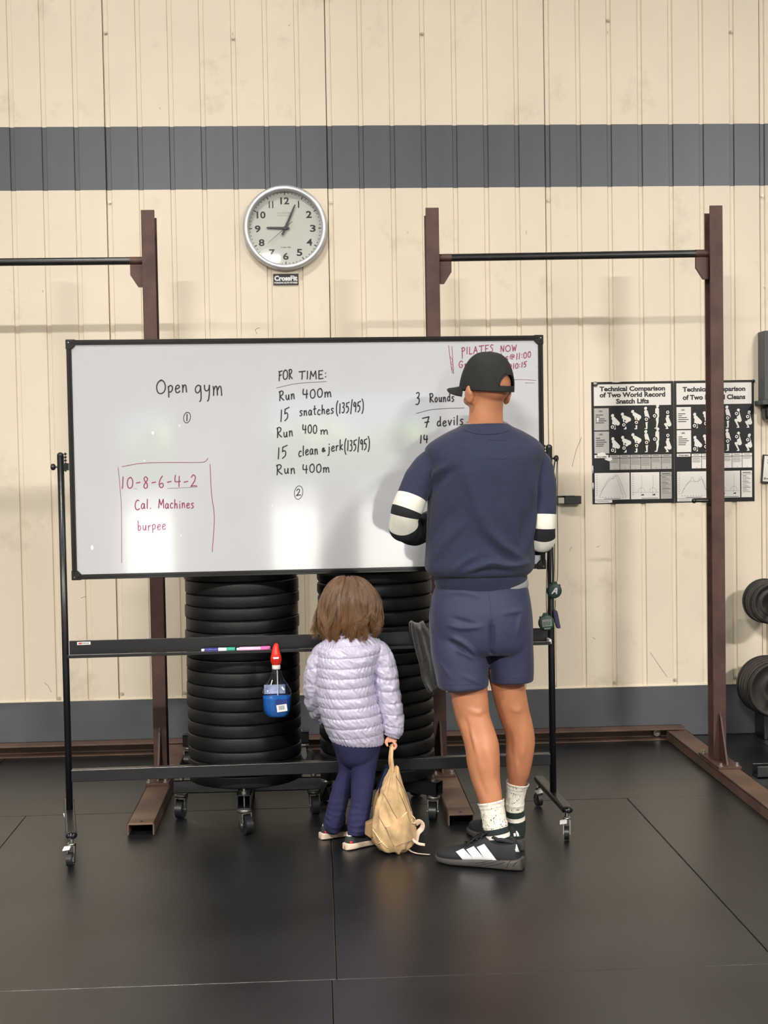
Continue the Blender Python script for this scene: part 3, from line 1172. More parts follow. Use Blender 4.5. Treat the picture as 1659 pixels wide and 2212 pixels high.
write('@', 1097, 796, 1106, 795, 9, 0, m, 1.3)
write('10:15', 1108, 797, 1138, 792, 11, 0, m, 1.5)
ink(m, M_inkred)
m = MB()
line([(1103, 820.5), (1130, 820), (1158, 821.5)], m, .8)
line([(1134, 827), (1154, 827)], m, .8)
ink(m, M_inkred)
# smudged worn spots of bare board
m = MB()
for (x, y, r) in ((199, 1183, 5.0), (330, 935, 4.0), (588, 1093, 2.0), (388, 919, 2.2), (312, 995, 2.0), (391, 1157, 1.8)):
    c = bpt(x, y)
    m.poly([c + Vector((math.cos(a) * r * .0011, -.0002, math.sin(a) * r * .0017)) for a in np.linspace(0, 2 * PI, 10)[:-1]])
m.build('worn_spot', mat('worn_white', (232, 232, 230), .4), pan, world=False, fixn=False)

# ------------------------------------------------------------------ things on the tray
M_penwhite = mat('pen_white_plastic', (225, 225, 228), .35)
M_penblue = mat('pen_blue_label', (52, 54, 130), .35)
M_teal = mat('teal_cap', (40, 150, 128), .35)
M_pink = mat('pink_pen', (222, 92, 158), .35)
M_palepink = mat('pale_pink_label', (232, 176, 205), .35)


def pen(name, label, xa, xb, parts):
    za, zb = bd(xa, 0, 0), bd(xb, 0, 0)
    L = bd(xb, 1400, -.04)[0] - bd(xa, 1400, -.04)[0]
    a = bd(xa, 1402, -.04)[0]
    p = bl(a, -.042, .7085)
    t = thing(name, label, 'marker pen', p, BYAW)
    for nm, f0, f1, r0, r1, mm in parts:
        MB().lathe([(r0 * .85, f0 * L), (r0, f0 * L + .001), (r1, f1 * L - .001), (r1 * .85, f1 * L)], (0, 0, 0), (1, 0, 0), n=18).build(nm, mm, t, world=False)
    return t


pen('dry_erase_marker', 'blue and white dry erase marker with teal cap lying on the tray', 435, 508,
    [('tail_plug', 0, .09, .0055, .006, M_penwhite), ('barrel', .09, .5, .0085, .0085, M_penblue), ('grip', .5, .75, .0085, .0078, M_penwhite), ('cap', .75, 1.0, .0092, .0092, M_teal)])
pen('dry_erase_marker', 'pink dry erase marker lying on the tray beside the spray bottle', 511, 584,
    [('tail_plug', 0, .08, .0055, .0065, M_penwhite), ('barrel', .08, .72, .0085, .0085, M_palepink), ('cap', .72, 1.0, .0092, .0096, M_pink)])

# spray bottle hooked over the tray lip by its trigger
M_red = mat('red_trigger_plastic', (235, 52, 36), .4, spec=.5)
M_liquid = mat('blue_cleaner', (14, 104, 196), .05, trans=0.3, ior=1.33)
M_lab1 = mat('label_back_print', (170, 176, 205), .5, var=.25, vscale=40)
M_lab2 = mat('navy_label', (22, 40, 110), .5)
sb_n = -.088
sp = thing('spray_bottle', 'clear spray bottle of blue cleaner with red trigger hanging on the tray', 'spray bottle', bl(bd(597, 1460, sb_n)[0], sb_n, .458), BYAW)
secs = [(0, .026, .017), (.004, .034, .023), (.014, .043, .027), (.034, .0505, .030), (.075, .053, .030), (.100, .052, .029), (.118, .043, .026), (.150, .024, .019), (.172, .017, .015), (.184, .014, .014)]
S = [(Vector((0.0, 0, z)), Vector((1, 0, 0)), Vector((0, 1, 0)), rx, ry, 2.8 if z < .11 else 2.2) for z, rx, ry in secs]
g, _ = loft_grid(S, 36, 4)
MB().grid(g).build('bottle', M_clearplastic, sp, world=False)
S2 = [(Vector((0.0, 0, z + .002)), Vector((1, 0, 0)), Vector((0, 1, 0)), rx - .0018, ry - .0018, 2.8) for z, rx, ry in secs[:5]]
S2 = S2[:4] + [(Vector((0, 0, .082)), Vector((1, 0, 0)), Vector((0, 1, 0)), .0510, .0280, 2.8)]
g, _ = loft_grid(S2, 36, 4)
MB().grid(g).build('liquid', M_liquid, sp, world=False)
MB().cyl((0.004, 0, .01), (0.004, 0, .185), .0022, n=10).build('dip_tube', mat('tube_plastic', (200, 205, 208), .3), sp, world=False)
MB().bx(-.046, .032, .0255, .0262, .084, .118).build('rear_label', M_lab1, sp, world=False)
lb = MB().bx(-.004, .038, -.0322, -.0315, .034, .072).build('front_label', M_lab2, sp, world=False)
MB().box((.018, -.0328, .040), (.038, .0006, .026), M=Matrix.Rotation(-.12, 3, 'Y')).build('barcode_sticker', M_label, lb, world=False)
bc = MB()
for k in range(9):
    bc.box((.008 + k * .0024, -.0334, .0405 + k * .0003), (.0008 + .0007 * (k % 3 == 0), .0003, .016), M=Matrix.Rotation(-.12, 3, 'Y'))
bc.build('barcode', M_ink, lb, world=False)
MB().lathe([(.0145, .180), (.0155, .182), (.0155, .194), (.0145, .196)], n=24).build('collar', M_label, sp, world=False)
th = [(Vector((0, .002, .194)), .0135, .014), (Vector((0, .0, .204)), .0185, .020), (Vector((0, -.003, .220)), .0205, .026), (Vector((0, -.004, .236)), .0170, .028),
      (Vector((0, -.002, .252)), .0135, .026), (Vector((.001, .0, .266)), .0100, .022), (Vector((.002, .002, .274)), .0055, .016)]
g, _ = loft_grid([(c, Vector((1, 0, 0)), Vector((0, 1, 0)), a, b, 2.3) for c, a, b in th], 26, 5)
MB().grid(g).build('trigger_head', M_red, sp, world=False)
MB().prism([(-.011, 0), (.011, 0), (.009, -.006), (-.009, -.006)], (0, -.0335, .2285), (1, 0, 0), (0, .25, 1), (0, .006, 0)).build('trigger_slot', M_label, sp, world=False)
MB().tube([(0, .02, .24), (0, .030, .235), (0, .036, .222), (0, .0335, .2525 - .04)], .004, n=8, m=3).build('trigger_lever', M_red, sp, world=False)

# dark towel hung over the tray
M_towel = mat('dark_grey_terry', (52, 50, 47), .95, var=.35, vscale=90, bump=.9, bscale=350, sheen=.3)
tw = MB()
nu, nv = 26, 60
outer = [(890, 912, 1352), (892, 922, 1370), (898, 930, 1400), (905, 938, 1430), (910, 942, 1460), (918, 945, 1480), (929, 946, 1497)]
o_ = crom(np.array(outer, float), 9)
nv = len(o_)
gf = np.zeros((nv, nu, 3))
for i, (xa, xb, yy) in enumerate(o_):
    for k in range(nu):
        u = k / (nu - 1)
        n_ = -.072 - .012 * math.sin(u * 9 + i * .05) - .006 * math.sin(u * 17 + 1)
        yv = yy - 18 * u * (i / nv) + 6 * math.sin(u * 3) * (1 - i / nv)
        q = bd(xa + (xb - xa + 6) * u, yv, n_)
        gf[i, k] = bl(q[0], n_, q[1])
# over the top edge and down behind
extra = np.zeros((8, nu, 3))
for k in range(nu):
    p = gf[0, k]
    for j in range(8):
        a = PI * j / 7
        q = Vector(p) + B_N * (.042 * (1 - math.cos(a))) + Vector((0, 0, .012 * math.sin(a) - (.05 if j == 7 else 0)))
        extra[j, k] = q
gt = np.vstack([extra[::-1], gf])
tw.grid(gt, closed_u=False)
two = tw.build('towel', M_towel)
tag(two, 'dark grey terry towel hung over the right end of the tray', 'towel')
md = two.modifiers.new('solid', 'SOLIDIFY')
md.thickness = .009
md.offset = 0

# stopwatches on cords over the right knob
M_green = mat('dark_green_watch', (24, 54, 42), .5, bump=.2, bscale=200)
M_lcd = mat('grey_watch_display', (112, 118, 112), .3, var=.2, vscale=120)
M_cord = mat('black_cord', (16, 16, 18), .7)
M_purple = mat('dark_purple_strap', (38, 34, 66), .6)
KN = (PXR + .030, 0.0, 1.398)


def stopwatch(label, px_, py_, r_px, n_, cordpts, front, tiltz):
    c = bd(px_, py_, n_)
    P = bl(c[0], n_, c[1])
    t = thing('stopwatch', label, 'stopwatch', P, BYAW)
    R = r_px / 576.0
    M = Matrix.Rotation(tiltz, 4, 'Y')
    b = MB().lathe([(R * .80, -.011), (R * .95, -.009), (R, -.004), (R, .004), (R * .95, .009), (R * .8, .011)], (0, 0, 0), (0, 1, 0), n=30)
    b.prism([(-R * .45, R * .8), (R * .45, R * .8), (R * .25, R * 1.22), (-R * .25, R * 1.22)], (0, -.007, 0), (1, 0, 0), (0, 0, 1), (0, .014, 0))
    for a in (.75, -.75):
        b.cyl((math.sin(a) * R * .92, 0, math.cos(a) * R * .92), (math.sin(a) * R * 1.12, 0, math.cos(a) * R * 1.12), .004, n=10)
    b.xf(M).build('case', M_green, t, world=False, bevel=.0012)
    if front:
        MB().bx(-R * .62, R * .62, -.0135, -.0108, -R * .45, R * .45).xf(M).build('display', M_lcd, t, world=False, bevel=.001)
        tb = text_mb('8:88', .016, (0, -.0138, -R * .28), (1, 0, 0), (0, 0, 1), fit_w=R * .9, fit_h=R * .5)
        tb.xf(M).build('digits', mat('lcd_digits', (62, 68, 66), .4), t, world=False)
        MB().bx(-R * .4, R * .4, -.0125, -.0108, -R * .78, -R * .58).xf(M).build('button_strip', M_lcd, t, world=False)
    else:
        # italic block A printed on the back
        q = R * .46
        poly = MB()
        poly.poly([(-q * 1.0, -.0115, -q * .85), (-q * .55, -.0115, -q * .85), (q * .42, -.0115, q * .62), (q * .36, -.0115, q * .9), (q * .1, -.0115, q * .9)])
        poly.poly([(q * .1, -.0116, q * .9), (q * .75, -.0116, q * .9), (q * .75, -.0116, -q * .85), (q * .35, -.0116, -q * .85), (q * .35, -.0116, q * .6)])
        poly.poly([(-q * .3, -.0117, -q * .35), (q * .5, -.0117, -q * .35), (q * .5, -.0117, -q * .0), (-q * .05, -.0117, -q * .0)])
        poly.xf(M).build('emblem', M_label, t, world=False, fixn=False)
    cp = []
    for p in cordpts:
        if len(p) == 3:
            cp.append(Vector(p) - Vector((c[0], n_, c[1])))
        else:
            q = bd(p[0], p[1], n_)
            cp.append(Vector((q[0] - c[0], 0, q[1] - c[1])))
    MB().tube(cp, .0014, n=6, m=5).build('cord', M_cord, t, world=False)
    return t


KL, KR = (KN[0] - .002, -.004, KN[2] + .004), (KN[0] + .002, -.004, KN[2] - .006)
w1 = stopwatch('dark green stopwatch with a white A emblem hanging from the right stand post', 1197, 1276, 16.5, -.030,
               [(1196, 1256), (1198, 1180), (1199, 1100), (1201, 1040), (KN[0], -.012, KN[2] + .011), (1204.5, 1040), (1204, 1100), (1205, 1180), (1204, 1250), (1198, 1257)], False, .05)
w2 = stopwatch('dark green stopwatch showing its grey display beside the tray end', 1180, 1345, 17.5, -.056,
               [(1181, 1325), (1180, 1290), (1181, 1240), (1184, 1150), (1188, 1060), (KN[0] - .006, -.012, KN[2] + .011), (1192, 1060), (1190, 1150), (1186, 1240), (1185, 1290), (1183, 1325)], True, -.08)
q = bd(1202, 1337, -.02)
strap = thing('wrist_strap', 'dark purple folded strap dangling below the stopwatch with an A', 'strap', bl(q[0], -.02, q[1]), BYAW)
ss = MB()
S = []
for dx, dz, rx in ((-.006, .034, .004), (-.005, .028, .0085), (-.002, .01, .0095), (.002, -.012, .0095), (.007, -.032, .008), (.008, -.036, .004)):
    S.append((Vector((dx, 0, dz)), Vector((1, 0, 0)), Vector((0, 1, 0)), rx, .006, 3.5))
g, _ = loft_grid(S, 20, 4)
ss.grid(g).build('strap_body', M_purple, strap, world=False)
MB().tube([(-.006, 0, .034), (-.004, 0, .05), (-.005, -.004, .072)], .0012, n=6, m=4).build('strap_cord', M_cord, strap, world=False)
# ================================================================== BUMPER PLATE STACKS ON DOLLIES
M_plate = mat('black_bumper_rubber', (17, 17, 18), 0.5, spec=0.32, var=.22, vscale=10, bump=.25, bscale=120)
M_hub = mat('steel_plate_hub', (120, 118, 114), .4, metal=.9)
M_tubeend = mat('tube_inside', (10, 10, 10), .8)


def big_caster(par, c, ang, sw):
    """swivel caster hung under a dolly arm: c = point under the tube, ang = arm direction, sw = wheel direction"""
    x, y, zt = c
    o_ = MB().lathe([(.024, zt - .004), (.027, zt - .008), (.027, zt - .016), (.020, zt - .019)], (x, y, 0), n=22)
    o_.bx(x - .020, x + .020, y - .020, y + .020, zt - .004, zt)
    d = Vector((math.cos(sw), math.sin(sw), 0))
    s = Vector((-d.y, d.x, 0))
    ctr = Vector((x, y, 0)) + d * .014
    R = .036
    top = zt - .019
    for k in (-1, 1):
        O = Vector((x, y, 0)) + s * (k * .0185) - s * .0012
        o_.prism([(-.020, top), (.020, top), (.026, R + .01), (.020, R - .010), (.008, R - .010), (-.004, R + .012)], O, d, (0, 0, 1), s * .0024)
    o_.prism([(-.020, -.0195), (.020, -.0195), (.020, .0195), (-.020, .0195)], Vector((x, y, top - .003)), d, s, (0, 0, .003))
    o_.cyl(ctr + s * .023 + Vector((0, 0, R)), ctr - s * .023 + Vector((0, 0, R)), .0065, n=6)
    f = o_.build('caster', M_zinc, par)
    MB().cyl(ctr + s * .014 + Vector((0, 0, R + .0005)), ctr - s * .014 + Vector((0, 0, R + .0005)), R, n=30).build('wheel', M_wheel, f, bevel=.003)


def dolly(label, cx_, cy_, ang0, L, sws):
    t = thing('plate_dolly', label, 'dolly', (cx_, cy_, 0), group=None)
    zt, zb, w = .152, .100, .0255
    fm = MB()
    for k in range(4):
        a = ang0 + k * PI / 2
        d = Vector((math.cos(a), math.sin(a), 0))
        s = Vector((-d.y, d.x, 0))
        c0 = Vector((cx_, cy_, 0))
        th = .003
        for lo, hi, y0, y1 in ((zb, zb + th, -w, w), (zt - th, zt, -w, w), (zb, zt, -w, -w + th), (zb, zt, w - th, w)):
            fm.prism([(0.02, y0), (L + .028, y0), (L + .028, y1), (0.02, y1)], c0 + Vector((0, 0, lo)), d, s, (0, 0, hi - lo))
    fm.build('cross_frame', M_blacksteel, t)
    for k in range(4):
        a = ang0 + k * PI / 2
        p = Vector((cx_ + math.cos(a) * L, cy_ + math.sin(a) * L, zb))
        big_caster(t, p, a, sws[k % len(sws)])
        MB().cyl((p.x, p.y, zt), (p.x, p.y, zt + .008), .011, n=6).cyl((p.x, p.y, zt), (p.x, p.y, zt + .018), .005, n=10).build('axle_nut', M_zinc, t)
        MB().cyl((p.x, p.y, zb + .003), (p.x, p.y, zt - .003), .0035, n=10).build('caster_stem', M_zinc, t)
    return t


LSX, LSY, RSX, RSY = -.302, -1.272, .226, -1.275
dolly('black cross dolly on casters under the left stack of bumper plates', LSX + .008, LSY - .015, -PI / 2, .262, [-PI / 2 + .5, .2 - PI / 2, PI / 2, PI / 2 + 2.9])
dolly('black cross dolly on casters under the right stack of bumper plates', RSX, RSY, -.66, .262, [-.2 - PI / 2, 1.0, 2.4, -1.4])
dolly('black cross dolly standing by the wall behind the left bumper plate stack', -.345, -.40, -PI / 2, .262, [1.1, -.3, 2.0, -1.8])


def plate_mesh(R, T, bev, name):
    e = bev
    b = MB().lathe([(.026, .006), (.075, .006), (.080, .010), (.165, .010), (.175, .002), (R - e, .0), (R - e * .3, e * .35), (R, e), (R, T - e), (R - e * .3, T - e * .35),
                    (R - e, T), (.175, T - .002), (.165, T - .010), (.080, T - .010), (.075, T - .006), (.026, T - .006)], n=72, closed=True)
    return b


ORD = ['lowest', 'second', 'third', 'fourth', 'fifth', 'sixth', 'seventh', 'eighth', 'ninth', 'tenth', 'eleventh', 'twelfth', 'thirteenth', 'fourteenth',
       'fifteenth', 'sixteenth', 'seventeenth', 'eighteenth', 'nineteenth']


def stack(cx_, cy_, which, bev, R, seed, n=17):
    rg = random.Random(seed)
    protos = {}
    z = .154
    for i in range(n):
        T = rg.choice([.049, .0515, .054, .046])
        x, y = cx_ + rg.uniform(-.003, .003), cy_ + rg.uniform(-.003, .003)
        lab = 'black bumper plate, %s from the floor in the %s stack' % (ORD[i] if i else 'lowest one', which)
        if i == 0:
            lab = 'black bumper plate lowest in the %s stack, resting on the dolly' % which
        if T not in protos:
            t = thing('bumper_plate', lab, 'weight plate', (x, y, z), rg.uniform(0, 6), 'bumper plates of the %s stack' % which)
            plate_mesh(R, T, bev, 'tyre').build('rubber_tyre', M_plate, t, world=False)
            MB().lathe([(.0255, .004), (.031, .004), (.031, T - .004), (.0255, T - .004)], n=28, closed=True).build('steel_hub', M_hub, t, world=False)
            protos[T] = t
        else:
            dup(protos[T], (x, y, z), rg.uniform(0, 6), lab, 'bumper plates of the %s stack' % which)
        z += T + .0006


stack(LSX, LSY, 'left', .006, .2235, 11)
stack(RSX, RSY, 'right', .011, .2285, 23)

# ================================================================== PLATE TREE AT THE RIGHT EDGE
M_iron = mat('worn_iron_plate', (50, 45, 41), .5, metal=.3, var=.35, vscale=5, bump=.2, bscale=80)
tree = thing('plate_tree', 'black steel weight tree by the wall at the right edge of the photo', 'weight rack', (2.40, -.30, 0))
MB().bx(2.17, 2.62, -.16, -.015, .0, .25).build('base_block', M_blacksteel, tree, bevel=.004)
MB().bx(2.355, 2.415, -.13, -.07, .25, 1.25).build('post', M_blacksteel, tree, bevel=.003)
fz = atz(1600, 1655, 0)
m = MB().bx(fz.x, 2.62, -.93, -.922, 0, .05).bx(fz.x, 2.62, -.93, -.86, .0, .006).bx(fz.x, 2.62, -.868, -.860, 0, .05)
m.build('front_foot', M_blacksteel, tree, bevel=.001)
MB().bx(2.33, 2.40, -.86, -.10, .0, .05).build('foot_rail', M_blacksteel, tree, bevel=.002)
pa = at(1669, 1303, -.30)
pb = at(1671, 1487, -.30)
for p in (pa, pb):
    MB().cyl((p.x, -.10, p.z), (p.x, -.52, p.z), .012, n=16).bx(p.x - .05, 2.40, -.115, -.085, p.z - .02, p.z + .02).build('peg', M_blacksteel, tree)


def iron_plate(R, T):
    return MB().lathe([(.0135, .006), (.05, .006), (.055, .0), (.055 + .2 * (R - .055), .009), (R - .022, .009), (R - .014, .001), (R - .002, .0), (R, .003), (R, T - .003), (R - .002, T),
                       (R - .014, T - .001), (R - .022, T - .009), (.055 + .2 * (R - .055), T - .009), (.055, T), (.05, T - .006), (.0135, T - .006)], axis=(0, -1, 0), n=56, closed=True)


for p, which, Rs in ((pa, 'upper', [.108, .104, .104, .098]), (pb, 'lower', [.142, .140, .140, .138, .132])):
    y = -.17
    for i, R in enumerate(Rs):
        T = .030
        t = thing('iron_weight_plate', 'grey iron plate on the %s peg at the right edge, %s from the wall' % (which, ['first', 'second', 'third', 'fourth', 'fifth'][i]),
                  'weight plate', (p.x, y, p.z - .0), 0, 'iron plates on the %s peg' % which)
        iron_plate(R, T).build('disc', M_iron if i else M_plate, t, world=False)
        y -= T + .006

# ================================================================== ON THE WALL
M_silver = mat('brushed_silver', (208, 209, 212), .38, metal=.55, var=.05, vscale=5)
M_dial = mat('clock_dial', (214, 216, 208), .6)
M_dialink = mat('clock_print', (28, 28, 32), .5)
M_dialgrey = mat('clock_grey_print', (150, 150, 146), .5)
M_hand = mat('clock_hand', (26, 27, 34), .35)
M_glass = clear_mat('clock_glass', (0.985, 0.985, 0.985))
CX, CZ, CR = -.1255, 2.5325, .2045
ck = thing('wall_clock', 'round silver wall clock with black numerals on the cream wall', 'clock', (CX, 0, CZ))
# ring of brushed metal
ring_p = [(CR - .006, 0), (CR, -.010), (CR, -.030), (CR - .003, -.038), (CR - .008, -.0445), (CR - .018, -.0465), (CR - .0265, -.042), (CR - .028, -.034), (CR - .028, -.008), (CR - .02, 0)]
MB().lathe([(r, -h) for r, h in ring_p], axis=(0, -1, 0), n=96, closed=True).build('rim', M_silver, ck, world=False)
MB().cyl((0, -.001, 0), (0, -.010, 0), CR - .022, n=72).build('dial', M_dial, ck, world=False)
dm = MB()
yd = -.0106
TILT = .028   # the clock hangs a touch turned
for k in range(60):
    a = 2 * PI * k / 60 + TILT * .0
    rr = .1735
    s, c = math.sin(a), math.cos(a)
    L, w = (.013, .0045) if k % 5 == 0 else (.0050, .0034)
    d, t_ = Vector((s, 0, c)), Vector((c, 0, -s))
    p = d * (rr - (L / 2 if k % 5 == 0 else .004))
    dm.poly([p + d * (L / 2) + t_ * (w / 2) + Vector((0, yd, 0)), p + d * (L / 2) - t_ * (w / 2) + Vector((0, yd, 0)), p - d * (L / 2) - t_ * (w / 2) + Vector((0, yd, 0)), p - d * (L / 2) + t_ * (w / 2) + Vector((0, yd, 0))])
for k in range(1, 13):
    a = 2 * PI * k / 12
    r = .1335
    O = (math.sin(a) * r * 1.0, yd, math.cos(a) * r * 1.0 - .0165)
    wd = .043 if k in (10, 12) else (.022 if k == 11 else (.006 if k == 1 else .028))
    text_mb(str(k), .046, O, (1, 0, 0), (0, 0, 1), fit_w=wd, fit_h=.034, bold=.0012, mb=dm)
dm.build('numerals', M_dialink, ck, world=False, fixn=False)
dg_ = text_mb('LA CROSSE', .014, (-.004, yd, .070), (1, 0, 0), (0, 0, 1), fit_w=.068, fit_h=.0085)
text_mb('TECHNOLOGY', .010, (-.004, yd, .059), (1, 0, 0), (0, 0, 1), fit_w=.066, fit_h=.0055, mb=dg_)
dg_.build('maker_lettering', M_dialgrey, ck, world=False, fixn=False)
text_mb('ATOMIC TIME', .010, (.0, yd, -.094), (1, 0, 0), (0, 0, 1), fit_w=.05, fit_h=.0055, bold=.0001).build('dial_caption', M_dialink, ck, world=False, fixn=False)


def hand(name, ang, L, tail, w0, w1, y, m):
    d, t_ = Vector((math.sin(ang), 0, math.cos(ang))), Vector((math.cos(ang), 0, -math.sin(ang)))
    b = MB().prism([(-tail, -w0 / 2), (-tail, w0 / 2), (0, w0 / 2 * 1.15), (L * .96, w1 / 2), (L, 0), (L * .96, -w1 / 2), (0, -w0 / 2 * 1.15)], (0, y, 0), d, t_, (0, -.0014, 0))
    return b.build(name, m, ck, world=False, bevel=.0004)


hand('hour_hand', 2 * PI * (9.07 / 12), .092, .020, .011, .0085, -.016, M_hand)
hand('minute_hand', 2 * PI * (4.0 / 60), .125, .036, .010, .0065, -.020, M_hand)
hand('second_hand', 2 * PI * (38.3 / 60), .112, .048, .0024, .0014, -.024, M_dialink)
MB().cyl((0, -.010, 0), (0, -.026, 0), .0085, n=20).build('hub', M_hand, ck, world=False)
MB().cyl((0, -.0345, 0), (0, -.0355, 0), CR - .0245, n=64).build('glass', M_glass, ck, world=False)

M_blackcard = mat('black_card', (24, 23, 24), .5)
sg = thing('gym_sign', 'small black sign with white lettering fixed below the clock', 'sign', (-.1275, 0, 2.2875))
MB().bx(-.061, .061, -.008, .0, -.0265, .0265).build('board', M_blackcard, sg, world=False)
t_ = text_mb('CrossFit', .03, (0, -.0086, -.006), (1, 0, 0), (0, 0, 1), fit_w=.112, fit_h=.026, bold=.0016)
text_mb('FORGING ELITE FITNESS', .009, (0, -.0086, -.0205), (1, 0, 0), (0, 0, 1), fit_w=.112, fit_h=.0085, bold=.0004, mb=t_)
t_.build('lettering', M_label, sg, world=False, fixn=False)

# ------------------------------------------------------------------ two lifting posters
M_pblack = mat('poster_black_print', (23, 23, 25), .35, spec=.35, var=.1, vscale=5)
M_pwhite = mat('poster_white_paper', (226, 222, 216), .35)
M_pgrey = mat('poster_grey_panel', (176, 172, 168), .35)
M_pink2 = mat('poster_print_ink', (34, 32, 34), .5)
M_pline = mat('poster_grey_ink', (128, 122, 118), .5)
PX0, PZ1, PS = 1.366, 1.768, 0.0 + .6035


def capsule2(p, q, r0, r1, n=8):
    p, q = np.array(p, float), np.array(q, float)
    d = q - p
    a0 = math.atan2(d[1], d[0])
    pts = [p + r0 * np.array([math.cos(a0 + PI / 2 + PI * k / n), math.sin(a0 + PI / 2 + PI * k / n)]) for k in range(n + 1)]
    pts += [q + r1 * np.array([math.cos(a0 - PI / 2 + PI * k / n), math.sin(a0 - PI / 2 + PI * k / n)]) for k in range(n + 1)]
    return pts


# poses in a 1 x 1.9 cell: head, shoulder, hip, knee, ankle, toe, hand(plate)
POSES = [
    dict(h=(.28, 1.12), s=(.36, .90), p=(.74, .50), k=(.42, .52), a=(.50, .06), b=(.26, .22)),
    dict(h=(.22, 1.22), s=(.34, 1.0), p=(.80, .80), k=(.46, .52), a=(.52, .06), b=(.34, .38)),
    dict(h=(.20, 1.42), s=(.36, 1.22), p=(.78, .98), k=(.52, .52), a=(.54, .06), b=(.52, .56)),
    dict(h=(.42, 1.66), s=(.46, 1.40), p=(.58, .92), k=(.50, .50), a=(.52, .06), b=(.48, .80)),
    dict(h=(.55, 1.84), s=(.52, 1.58), p=(.50, 1.02), k=(.54, .56), a=(.46, .08), b=(.28, 1.06)),
    dict(h=(.52, 1.02), s=(.50, .82), p=(.66, .36), k=(.30, .38), a=(.52, .04), b=(.52, 1.34)),
]
POSES2 = POSES[:4] + [dict(h=(.52, 1.40), s=(.48, 1.20), p=(.64, .62), k=(.28, .62), a=(.56, .04), b=(.36, 1.15)), dict(h=(.58, 1.24), s=(.52, 1.0), p=(.66, .40), k=(.32, .46), a=(.54, .04), b=(.44, .88))]


